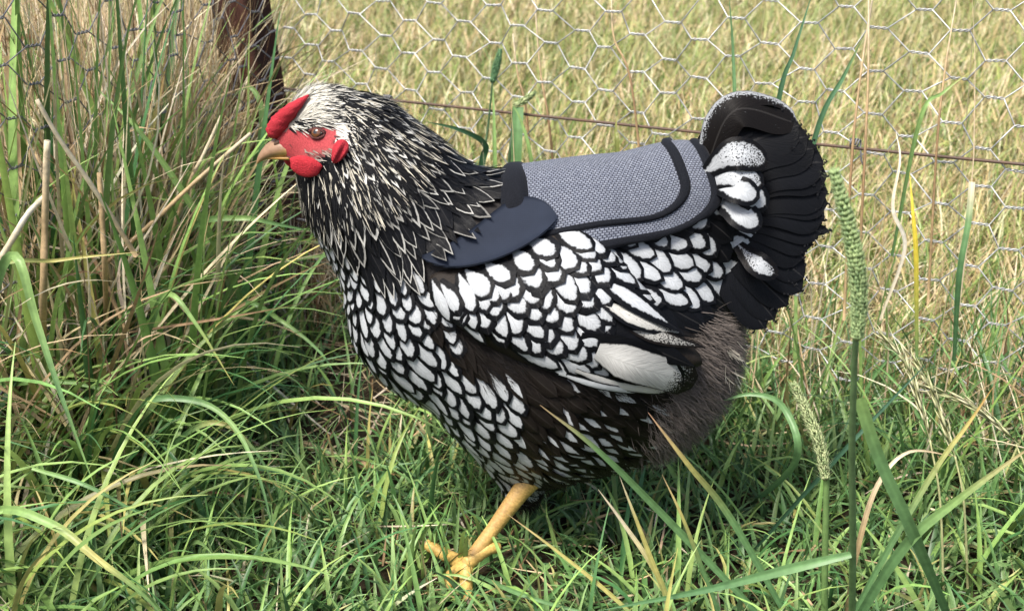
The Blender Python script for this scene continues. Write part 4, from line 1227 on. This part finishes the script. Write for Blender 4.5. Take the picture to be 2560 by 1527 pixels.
grass_obj('tall_grass', parts, M_BLADE, 'long green grass arching from the tussock at the left and the fence foot', 'grass')
# -- dry straw packed against the left fence and round the post
parts = []
def straw(n, xr, yr, Lr, Wr, lean, curl, azs=6.3, seg=7, zr=(0, .02)):
    xy = spread(n, xr, yr); c0 = pick(n, TAN)
    return blades(np.concatenate([xy, U(*zr, n)[:, None]], 1), U(-azs/2, azs/2, n), U(*Lr, n), U(*Wr, n), np.abs(R.normal(*lean, n)), R.normal(*curl, n), seg, c0*.8, c0*1.1, keel=.25, twist=R.normal(0, 1.0, n))
parts += [straw(3600, (-.85, -.385), (1.20, 1.95), (.22, .50), (.0007, .0020), (.10, .13), (.3, .6))]
parts += [straw(1500, (-.80, -.40), (1.10, 1.75), (.12, .34), (.0008, .0030), (.5, .4), (.2, .9), zr=(.02, .24))]
parts += [straw(700, (-.70, -.36), (.95, 1.35), (.10, .28), (.0008, .0024), (.5, .5), (.3, .8), zr=(0, .10))]
parts += [straw(800, (-.45, -.365), (1.30, 1.72), (.26, .50), (.0008, .0022), (.07, .08), (.15, .35)), straw(450, (-.47, -.35), (1.20, 1.66), (.10, .25), (.0008, .0022), (.5, .4), (.2, .7), zr=(.05, .25))]
PALES = [(3, (.60, .50, .33)), (3, (.70, .62, .46)), (2, (.48, .36, .21)), (1, (.30, .20, .11))]
TAN_ = TAN; TAN = PALES
parts += [straw(520, (-.50, -.33), (1.02, 1.50), (.10, .30), (.0010, .0028), (.6, .45), (.2, .7), zr=(.02, .22)), straw(420, (-.52, -.35), (1.10, 1.60), (.28, .50), (.0010, .0026), (.12, .12), (.15, .5))]
TAN = TAN_
parts += [straw(420, (-.36, -.24), (1.42, 1.74), (.06, .17), (.0006, .0016), (.15, .2), (.3, .5))]
parts += [straw(160, (-.40, -.35), (1.62, 1.80), (.25, .46), (.0006, .0014), (.06, .06), (.1, .3))]
s = np.array([])
def straw_along(n, s0, s1, wid, Lr, Wr, lean, curl, zr=(0, .02)):
    s = U(s0, s1, n); o = R.normal(0, wid, n)
    xy = np.stack([FA[0]+dR[0]*s-dR[1]*o, FA[1]+dR[1]*s+dR[0]*o], 1); c0 = pick(n, TAN)
    return blades(np.concatenate([xy, U(*zr, n)[:, None]], 1), U(0, 6.3, n), U(*Lr, n), U(*Wr, n), np.abs(R.normal(*lean, n)), R.normal(*curl, n), 6, c0*.85, c0*1.1, keel=.2, twist=R.normal(0, 1, n))
parts += [straw_along(900, .05, 1.5, .05, (.06, .20), (.0005, .0014), (.5, .4), (.2, .8))]
parts += [straw_along(800, .85, 1.55, .05, (.05, .20), (.0006, .0016), (.7, .5), (.3, .8), (0, .05))]
parts += [straw_along(70, .12, 1.5, .04, (.25, .50), (.0006, .0011), (.08, .07), (.1, .25))]
grass_obj('dry_straw', parts, M_STRAW, 'tangled dry straw packed against the fence and around the rusty post', 'straw')

# -- the field beyond the fence
parts = []
def field(n, y0, y1, Lr, Wr, seg, xk=.80):
    y = y0+(y1-y0)*U(0, 1, n)**1.0; x = (U(-1, 1, n)*(y*xk+.35))
    ok = (side_of_fence(x, y) > .05) | (y > FA[1]+.25); x, y = x[ok], y[ok]; n = len(x)
    c0 = pick(n, FIELD, .22)
    pt = np.sin(x*3.1+1)*np.sin(y*2.3+x)+.6*np.sin(x*7+y*5)                    # greener and drier drifts
    g = np.clip(pt*.32-.02, 0, .5)[:, None]; c0 = c0*(1-g)+np.array([.22, .29, .08])*g
    return blades(np.stack([x, y, np.full(n, -.004)], 1), R.normal(.3, 1.6, n), U(*Lr, n), U(*Wr, n), np.abs(R.normal(.45, .35, n)), U(.1, 1.3, n), seg, c0*.85, c0*1.12, twist=R.normal(0, .8, n))
parts += [field(56000, 1.1, 2.6, (.05, .13), (.0009, .0022), 4), field(62000, 2.5, 4.6, (.06, .15), (.0013, .0028), 3), field(56000, 4.5, 9.0, (.07, .17), (.0022, .0045), 3, .75)]
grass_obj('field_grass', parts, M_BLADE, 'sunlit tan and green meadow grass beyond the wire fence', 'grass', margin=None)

# ================================================================== SINGLE BLADES, STALKS AND LEAVES
def ribbon(line, dep, width, cols, keel=.3, n=26, tilt=0.0, tip=True, root=True, jag=0.0):
    """a real blade through photograph points at given distances; width in metres; cols: list of colours root->tip"""
    q = crom([P(x, y, d) for (x, y), d in zip(line, dep)], n)
    q[:, 2] = np.maximum(q[:, 2], -.004)
    t = np.linspace(0, 1, n); T = np.gradient(q, axis=0); T /= np.linalg.norm(T, axis=1, keepdims=True)
    V = []
    vd = norm(q.mean(0)-CAM); prev = None
    for i in range(n):
        s = np.cross(T[i], vd); s = norm(s) if np.linalg.norm(s) > .05 else prev
        if prev is not None and s @ prev < 0: s = -s
        prev = s; nn = np.cross(T[i], s)
        a = tilt*(1+.6*math.sin(t[i]*3)); s2 = s*math.cos(a)+nn*math.sin(a); nn = np.cross(T[i], s2)
        if nn @ vd > 0: nn = -nn
        w = width/2*(min(1, .6+1.2*t[i]) if root else 1)*((1-t[i]**2.2*.95) if tip else 1)*(1+jag*math.sin(i*2.1))
        V += [q[i]-s2*w+nn*w*keel, q[i]-s2*w*.45+nn*w*keel*.35, q[i], q[i]+s2*w*.45+nn*w*keel*.35, q[i]+s2*w+nn*w*keel]
    cc = np.array(cols, float); col = np.stack([np.interp(t, np.linspace(0, 1, len(cc)), cc[:, k]) for k in range(3)], 1)
    col = np.repeat(col, 5, 0)
    rib = np.tile([1.0, .93, 1.12, .93, 1.0], n)[:, None]
    return np.array(V), grid_faces(n, 5), col*rib
G1, G2, G3, YL, TN, PALE, BRW = (.085, .185, .075), (.13, .25, .095), (.22, .35, .11), (.46, .42, .14), (.46, .33, .18), (.66, .57, .40), (.30, .19, .10)
def blade(label, line, dep, wpx, cols, keel=.3, name='grass_shoot', cat='grass', group=None, **kw):
    V, F, C = ribbon(line, dep, wpx*dep[len(dep)//2]/FPX, cols, keel, **kw)
    o = link(name, mesh_np(name, V, F, {'col': C}), M_BLADE); return tag(o, label, cat, group)
def gd(px, py): return (ground(px, py, -.004)-CAM) @ FWD      # distance of the ground at a pixel
def stalk(label, line, dep, wpx, cols, name='dry_stalk', cat='dry stalk', group=None, taper=.8, mat=None):
    q = crom([P(x, y, d) for (x, y), d in zip(line, dep)], 24); r = wpx*np.mean(dep)/FPX/2
    t = np.linspace(0, 1, 24); rr = r*(1-(1-taper)*t)*(1+.10*np.exp(-((t-.45)/.02)**2)+.06*np.sin(t*37))
    V, F = tube_mesh(q, rr, 8, True); cc = np.array(cols, float)
    col = np.stack([np.interp(t, np.linspace(0, 1, len(cc)), cc[:, k]) for k in range(3)], 1)
    col = np.concatenate([np.repeat(col, 8, 0), col[:1], col[-1:]*.5])*R.uniform(.86, 1.1, (len(V), 1))
    o = link(name, mesh_np(name, V, fix_tris(V, F), {'col': col}), mat or M_STRAW); return tag(o, label, cat, group)

# right foreground
blade("green blade with a tan tip crossing in front of the hen's dark belly", [(1960, 1600), (1700, 1330), (1500, 1130), (1350, 1012)], [gd(1960, 1600), .93, .885, .86], 22, [G1, G2, G2, TN])
blade("green blade with a pinkish tip pointing up at the hen's brown fluff", [(2000, 1600), (1830, 1300), (1720, 1160), (1620, 1030)], [gd(2000, 1600), .93, .90, .88], 20, [G1, G2, YL, (.50, .30, .20)])
blade("broad green blade with a cut white end leaning right of the seed stalks", [(2400, 1610), (2290, 1350), (2200, 1150), (2148, 995)], [gd(2400, 1610), .85, .82, .80], 30, [G1, G2, G2, G3], tip=False)
blade('broad green blade sweeping up to the right edge from the bottom', [(2090, 1640), (2250, 1380), (2400, 1245), (2600, 1100)], [gd(2090, 1640), .86, .83, .80], 30, [G1, G2, G3, TN])
blade('long thin blade turning orange towards its tip at the right', [(2080, 1640), (2200, 1410), (2340, 1170), (2420, 1060), (2482, 968)], [gd(2080, 1640), .90, .88, .87, .86], 17, [G1, G2, YL, (.46, .26, .09)])
blade('dark bluish straight blade slanting across the right foreground', [(1880, 1380), (2060, 1180), (2200, 1030), (2325, 900)], [gd(1880, 1380)-.01, .93, .90, .88], 13, [(.05, .12, .07), (.05, .12, .07), (.06, .13, .08)])
blade('pale yellow blade in the bottom grass right of the yellow foot', [(1720, 1600), (1640, 1430), (1560, 1310), (1495, 1222)], [gd(1720, 1600), .94, .93, .92], 15, [G2, YL, PALE, PALE])
blade('yellowing blade with a wavy tip under the hen', [(1720, 1610), (1645, 1440), (1595, 1310), (1548, 1188)], [gd(1720, 1610), .93, .915, .90], 15, [G2, YL, YL, PALE])
blade('thin pale-tipped blade beneath the brown fluff', [(1820, 1600), (1755, 1420), (1705, 1290), (1655, 1185)], [gd(1820, 1600), .94, .92, .91], 13, [G1, G2, YL, TN])
blade('dry tan blade arching over between the seed stalks', [(2110, 1560), (2140, 1390), (2190, 1220), (2270, 1130), (2390, 1140)], [gd(2110, 1560), .92, .90, .90, .91], 15, [TN, TN, PALE, TN])
blade('thin tan stem-like blade slanting from the yellow leg to the bottom edge', [(1660, 1610), (1520, 1480), (1390, 1375), (1268, 1284)], [gd(1660, 1610), .95, .945, .94], 12, [G2, YL, YL, TN])
blade('flat green blade low across the bottom right of the foot', [(1180, 1430), (1290, 1480), (1420, 1520), (1560, 1545)], [gd(1180, 1430)-.02, .96, .95, .945], 13, [G1, G2, G2, G1])
blade('bright green arched blade beside the brown fluff on the right', [(1880, 1260), (1990, 1150), (1960, 1020), (1880, 985), (1780, 1010)], [gd(1880, 1260), .97, .965, .97, .98], 20, [G1, G2, G2, G2])
# left foreground
blade('long lime blade hanging down steeply at the left edge', [(-90, 1180), (-20, 760), (38, 640), (90, 800), (150, 980), (238, 1220)], [gd(-90, 1180), .98, .93, .93, .93, .94], 27, [G1, G2, G3, G3, G2, G3])
blade('broad pale green blade curving out of the bottom left corner', [(-160, 1420), (-20, 1280), (130, 1310), (240, 1395), (340, 1470), (430, 1560)], [gd(-160, 1420), .92, .89, .88, .88, .89], 25, [G2, G3, G3, YL, G3, G2])
blade('bent pale blade pointing down to the right in the middle of the tussock', [(300, 1060), (370, 830), (420, 735), (490, 810), (585, 962)], [gd(300, 1060), 1.12, 1.08, 1.07, 1.08], 18, [G1, G2, G3, G3, YL])
blade('thin yellow-green blade lying level across the left edge', [(-120, 900), (-40, 690), (150, 650), (345, 630)], [gd(-120, 900), 1.02, 1.00, 1.00], 14, [G2, G3, YL, YL])
blade('long blade arching right and down over the short lawn', [(190, 1180), (330, 1020), (480, 1000), (580, 1060), (650, 1200), (690, 1365)], [gd(190, 1180), 1.06, 1.04, 1.03, 1.02, 1.02], 18, [G1, G2, G2, G3, G2, G2])
blade('arched blade with a yellow bend right of the tussock', [(330, 1200), (470, 1080), (560, 1060), (640, 1130), (700, 1240)], [gd(330, 1200), 1.07, 1.05, 1.05, 1.06], 15, [G2, G2, YL, G2, G2])
blade('straight grey-green blade lying over the lower tussock', [(80, 1170), (220, 1215), (380, 1300)], [.93, .92, .93], 13, [G3, G2, G2])
blade("light green blade reaching right towards the hen's breast", [(480, 860), (600, 760), (700, 800), (800, 880), (850, 960)], [gd(480, 860)-.05, 1.20, 1.18, 1.17, 1.17], 13, [G1, G2, G3, G2, G1])
blade('long straight lime blade slanting through the straw at the upper left', [(640, 840), (560, 650), (470, 500), (350, 330), (235, 215)], [1.28, 1.20, 1.15, 1.12, 1.12], 22, [G2, G3, G3, G3, G3])
blade('yellow-edged upright blade in front of the wire in the straw', [(300, 720), (345, 430), (385, 300), (412, 180)], [1.30, 1.26, 1.25, 1.25], 22, [G2, YL, YL, (.40, .24, .10)])
blade('wide bright blade arching under the beak', [(430, 700), (480, 570), (600, 545), (700, 562), (790, 580)], [1.45, 1.20, 1.17, 1.18, 1.20], 17, [G1, G2, G3, G2, G2])
blade("curled green blade hooking over in front of the rusty post", [(560, 560), (640, 400), (655, 280), (625, 218), (585, 240)], [1.50, 1.42, 1.40, 1.40, 1.41], 20, [G1, G2, G3, G3, G2])
# dry stalks at the left
stalk('thick upright tan stalk with a cut top at the left edge', [(108, 1010), (108, 790), (112, 560), (118, 352)], [gd(108, 1010), 1.05, 1.00, .97], 19, [BRW, TN, TN, PALE])
stalk('upright split tan stalk in the middle of the tussock', [(270, 1010), (264, 720), (256, 560), (248, 432)], [gd(270, 1010), 1.10, 1.06, 1.05], 15, [BRW, TN, TN, TN])
stalk('pale slanting straw with its cut end at the upper left', [(340, 640), (240, 480), (150, 350), (92, 250)], [1.06, 1.02, .99, .97], 13, [TN, PALE, PALE, PALE])
stalk('long pale straw slanting up towards the beak', [(170, 740), (370, 566), (480, 462), (626, 334)], [1.14, 1.13, 1.14, 1.16], 12, [BRW, TN, TN, PALE])
stalk('short pale straw standing left of the beak', [(420, 610), (474, 456), (508, 388), (553, 290)], [1.22, 1.20, 1.20, 1.20], 10, [TN, TN, PALE, PALE])
stalk('bleached white bent straw low at the left edge', [(-30, 700), (30, 600), (70, 535), (112, 490)], [1.00, .99, .99, .99], 17, [PALE, PALE, (.7, .66, .55), PALE])
stalk('dark fallen straw crossing behind the upright tan stalk', [(60, 340), (170, 520), (260, 700), (330, 860)], [1.14, 1.12, 1.11, 1.12], 12, [TN, BRW, BRW, TN])
blade('wide flattened brown sheath standing at the left edge', [(62, 1010), (55, 720), (40, 440), (26, 140)], [gd(62, 1010), 1.16, 1.14, 1.13], 28, [BRW, TN, TN, TN], name='dry_sheath', cat='dry sheath', tip=False)
stalk('broken tan stem lying on bare soil in front of the hen', [(760, 1110), (850, 1142), (900, 1160), (958, 1182)], [gd(760, 1110)-.012, gd(850, 1142)-.012, gd(900, 1160)-.014, gd(958, 1182)-.016], 20, [TN, PALE, TN, BRW], name='broken_stem', cat='stem', taper=1.1)
def leaf(label, line, dep, wpx, col):
    V, F, C = ribbon(line, dep, wpx*dep[0]/FPX, [col, col], .25, n=14, tilt=.5, root=True); o = link('dry_leaf', mesh_np('dry_leaf', V, F, {'col': C}), M_STRAW); tag(o, label, 'leaf')
leaf('broad pinkish tan dead leaf caught in the straw, upper left', [(20, 110), (80, 100), (150, 122)], [1.42, 1.40, 1.42], 62, (.48, .31, .20))
leaf('small pinkish dead leaf below the broad one, left edge', [(48, 160), (62, 200), (76, 240)], [1.40, 1.38, 1.40], 44, (.50, .33, .24))
# behind the hen
FNC = lambda px: None
blade('dark green leaf folded over to the left behind the saddle', [(1190, 700), (1203, 430), (1212, 362), (1150, 325), (1068, 305)], [1.45, 1.40, 1.38, 1.35, 1.33], 19, [G1, (.05, .13, .06), (.05, .13, .06), (.06, .15, .07), (.06, .14, .06)])
blade('broad green blade standing behind the saddle', [(1292, 700), (1290, 430), (1293, 340), (1296, 268)], [1.42, 1.37, 1.36, 1.36], 27, [G1, G2, G2, G2], tip=False)
blade('thin lime blade behind the saddle, left of the broad one', [(1245, 700), (1238, 430), (1235, 300), (1232, 215)], [1.42, 1.38, 1.37, 1.37], 12, [G1, G3, G3, G3])
blade('lime blade leaning left behind the saddle, right of the broad one', [(1345, 700), (1330, 420), (1305, 310), (1282, 262)], [1.40, 1.34, 1.33, 1.33], 11, [G1, G3, G3, G3])
blade('short stiff olive blade standing behind the rear of the saddle', [(1544, 640), (1543, 380), (1540, 330), (1541, 295)], [1.32, 1.28, 1.28, 1.28], 14, [G1, (.20, .22, .06), (.20, .22, .06), (.26, .25, .07)])
blade("tall dark blade rising above the hen's tail to the top edge", [(1880, 700), (1945, 260), (1985, 130), (2032, -20)], [1.25, 1.17, 1.15, 1.14], 14, [G1, (.07, .16, .08), (.07, .16, .08), (.08, .18, .08)])
blade("dark blade slanting up to the right from behind the hen's tail", [(1960, 700), (2040, 335), (2110, 190), (2160, 90)], [1.24, 1.17, 1.15, 1.14], 15, [G1, (.07, .16, .08), (.08, .18, .08), (.18, .22, .07)])
blade('upright green blade before the netting above the saddle rear', [(1842, 640), (1838, 300), (1832, 120), (1822, -20)], [1.28, 1.22, 1.21, 1.20], 11, [G1, G2, (.10, .2, .08), (.10, .2, .08)])
blade('yellow blade with black spots standing by the netting at the right', [(2292, 900), (2290, 640), (2282, 530), (2274, 430)], [1.17, 1.13, 1.12, 1.12], 13, [G2, (.62, .50, .06), (.66, .53, .06), (.60, .48, .08)])
blade('bleached twisted leaf hanging in the netting at the right edge', [(2200, 800), (2262, 620), (2232, 520), (2250, 400), (2240, 330)], [1.16, 1.13, 1.12, 1.12, 1.13], 11, [PALE, (.7, .66, .56), PALE, (.7, .66, .56)])
blade('green blade with a pale cut top at the far right netting', [(2385, 900), (2398, 690), (2420, 560), (2430, 455)], [1.14, 1.09, 1.08, 1.08], 15, [G1, G1, G2, PALE], tip=False)
blade('lime blade slanting up to the right at the far right netting', [(2230, 640), (2300, 300), (2360, 230), (2425, 180)], [1.20, 1.12, 1.12, 1.12], 12, [G2, G3, G3, YL])
for k, (line, d) in enumerate([([(2110, 800), (2128, 420), (2150, 200), (2185, -30)], 1.17), ([(2140, 820), (2160, 430), (2170, 200), (2172, -30)], 1.16), ([(2320, 760), (2342, 370), (2362, 180), (2396, -30)], 1.14), ([(1400, 640), (1375, 330), (1350, 170), (1335, -30)], 1.40), ([(1340, 660), (1318, 300), (1295, 190), (1282, 85)], 1.42), ([(1620, 620), (1580, 220), (1535, 95), (1528, -30)], 1.30)]):
    stalk(['tall dry stem rising right of the tail, the left one of a close pair', 'tall dry stem rising right of the tail, the right one of a close pair', 'tall thin dry stem before the netting near the right edge', 'thin dry stem rising behind the middle of the saddle', 'short brown-tipped dry stem behind the front of the saddle', 'pale dry stem hanging over the netting above the saddle'][k], line, [d+.05, d, d, d], 8 if k < 2 else 7, [TN, BRW, TN, PALE], taper=.6)

# seed heads: a tight spike of small scales on a stem
def seed_spike(line, dep, rpx, count, c_lo, c_hi, ln, flare=.5, wf=.17):
    q = crom([P(x, y, d) for (x, y), d in zip(line, dep)], 40); T = np.gradient(q, axis=0); T /= np.linalg.norm(T, axis=1, keepdims=True)
    r0 = rpx*np.mean(dep)/FPX; VV, FF, CC = [], [], []; off = 0
    V, F = tube_mesh(q, r0*.45*np.sin(np.linspace(.25, 2.9, 40))+.0002, 8); tr = [fix_tris(V, F)]; VV.append(V); CC.append(np.tile(np.array(c_lo)*.7, (len(V), 1))); off = len(V)
    for k in range(count):
        t = (k+.5)/count; i = min(39, int(t*39.99)); ph = k*2.39996+random.uniform(-.3, .3)
        u = norm(np.cross(T[i], [.2, .9, .3])); v = np.cross(T[i], u); o = u*math.cos(ph)+v*math.sin(ph)
        rr = r0*(math.sin(math.pi*min(1, .12+.86*t))**.6)*random.uniform(.8, 1.1)
        c = q[i]+o*rr*.45; d = norm(T[i]+o*flare*random.uniform(.6, 1.4)); s = np.cross(d, o); L = ln*random.uniform(.8, 1.2)
        w = L*wf
        V = np.array([c, c+d*L*.45-s*w, c+d*L*.45+o*w*.9, c+d*L*.45+s*w, c+d*L])
        f = np.array([(0, 1, 2), (0, 2, 3), (1, 4, 2), (2, 4, 3), (0, 3, 1), (1, 3, 4)])
        VV.append(V); tr.append(f+off); off += 5
        if k % 3 == 0:                                    # a fine bristle standing out of the spike
            tip_ = c+norm(d+o*.5+R.normal(0, .2, 3))*L*1.7; VV.append(np.array([c+s*w*.25, c-s*w*.25, tip_])); tr.append(np.array([(0, 1, 2)])+off); off += 3; CC_b = True
        else: CC_b = False
        a = random.random(); CC.append(np.tile(np.array(c_lo)*(1-a)+np.array(c_hi)*a, (5, 1))*np.array([.8, .95, 1, .95, 1.2])[:, None])
        if CC_b: CC.append(np.tile(np.array(c_hi)*1.15, (3, 1)))
    return np.concatenate(VV), np.concatenate(tr), np.concatenate(CC)
def seed_stalk(label, stem, sdep, spw, head, hdep, rpx, count, c_lo, c_hi, ln, stemcol, leaves=(), cat='grass stalk', flare=.5, wf=.17):
    b = P(*stem[0], sdep[0]); e = empty('grass_stalk', (float(b[0]), float(b[1]), float(max(b[2], 0))), label, cat)
    q = crom([P(x, y, d) for (x, y), d in zip(stem, sdep)], 26); r = spw*np.mean(sdep)/FPX/2
    V, F = tube_mesh(q, np.linspace(r*1.15, r*.75, 26), 8); link('stem', mesh_np('stem', V, fix_tris(V, F), {'col': np.tile(stemcol, (len(V), 1))*R.uniform(.85, 1.15, (len(V), 1))}), M_BLADE, e)
    V, F, C = seed_spike(head, hdep, rpx, count, c_lo, c_hi, ln, flare, wf); link('seed_head', mesh_np('seed_head', V, F, {'col': C}, smooth=False), M_BLADE, e)
    for (line, dep, wpx, cols) in leaves:
        V, F, C = ribbon(line, dep, wpx*dep[1]/FPX, cols, .3); link('leaf', mesh_np('leaf', V, F, {'col': C}), M_BLADE, e)
    return e
seed_stalk("tall stalk with a big blurred green seed head right of the hen's tail", [(2128, 1640), (2132, 1380), (2130, 1100), (2140, 830)], [gd(2128, 1640), .82, .73, .665], 19, [(2142, 850), (2148, 740), (2130, 600), (2088, 440)], [.665, .655, .645, .635], 29, 2000, (.15, .24, .10), (.38, .48, .22), .0044, (.17, .28, .12),
    leaves=[([(2128, 1385), (1980, 1420), (1760, 1475), (1500, 1525)], [.818, .83, .86, .90], 27, [G2, G2, G1, G1])])
seed_stalk('shorter stalk with a slim pale green seed head at the lower right', [(2060, 1640), (2062, 1420), (2066, 1210), (2064, 1180)], [gd(2060, 1640), .90, .87, .865], 17, [(2064, 1200), (2052, 1120), (2025, 1050), (1988, 968)], [.866, .862, .860, .858], 19, 900, (.22, .30, .13), (.46, .50, .27), .0046, (.18, .30, .10))
seed_stalk('dark stalk with a dense green seed head standing behind the hen', [(1195, 700), (1207, 430), (1222, 300), (1231, 205)], [1.46, 1.40, 1.39, 1.38], 6, [(1230, 208), (1236, 185), (1243, 158), (1250, 130)], [1.38, 1.38, 1.378, 1.376], 15, 600, (.05, .13, .06), (.15, .28, .13), .0040, (.07, .13, .06), flare=.35)
seed_stalk('stem with a pale green unopened bud behind the saddle', [(1262, 700), (1272, 420), (1280, 330), (1284, 270)], [1.43, 1.37, 1.365, 1.36], 7, [(1282, 268), (1298, 258), (1312, 250), (1326, 240)], [1.36, 1.36, 1.36, 1.36], 13, 60, (.26, .36, .14), (.46, .52, .26), .0085, (.06, .11, .05), flare=.12)
OAT = (.42, .44, .22); OAT2 = (.56, .53, .34)
seed_stalk('bent stalk with a bleached drooping seed head, nearest the tall seed stalk', [(2360, 1500), (2350, 1250), (2325, 1100)], [gd(2360, 1500), .98, .97], 6, [(2325, 1100), (2300, 1010), (2265, 910), (2215, 850)], [.97, .968, .967, .966], 7, 26, OAT, OAT2, .019, (.5, .5, .25), flare=.16, wf=.07)
seed_stalk('stalk with a bleached drooping seed head between two others', [(2420, 1480), (2410, 1260), (2388, 1140)], [gd(2420, 1480), .985, .975], 6, [(2388, 1140), (2360, 1060), (2325, 970), (2278, 885)], [.975, .974, .973, .972], 7, 26, OAT, OAT2, .019, (.5, .5, .25), flare=.16, wf=.07)
seed_stalk('stalk with a bleached seed head drooping furthest right', [(2580, 1380), (2570, 1200), (2540, 1110)], [gd(2580, 1380), .99, .98], 6, [(2545, 1110), (2480, 1050), (2410, 1005), (2325, 975)], [.98, .978, .976, .975], 7, 26, OAT, OAT2, .019, (.5, .5, .25), flare=.16, wf=.07)
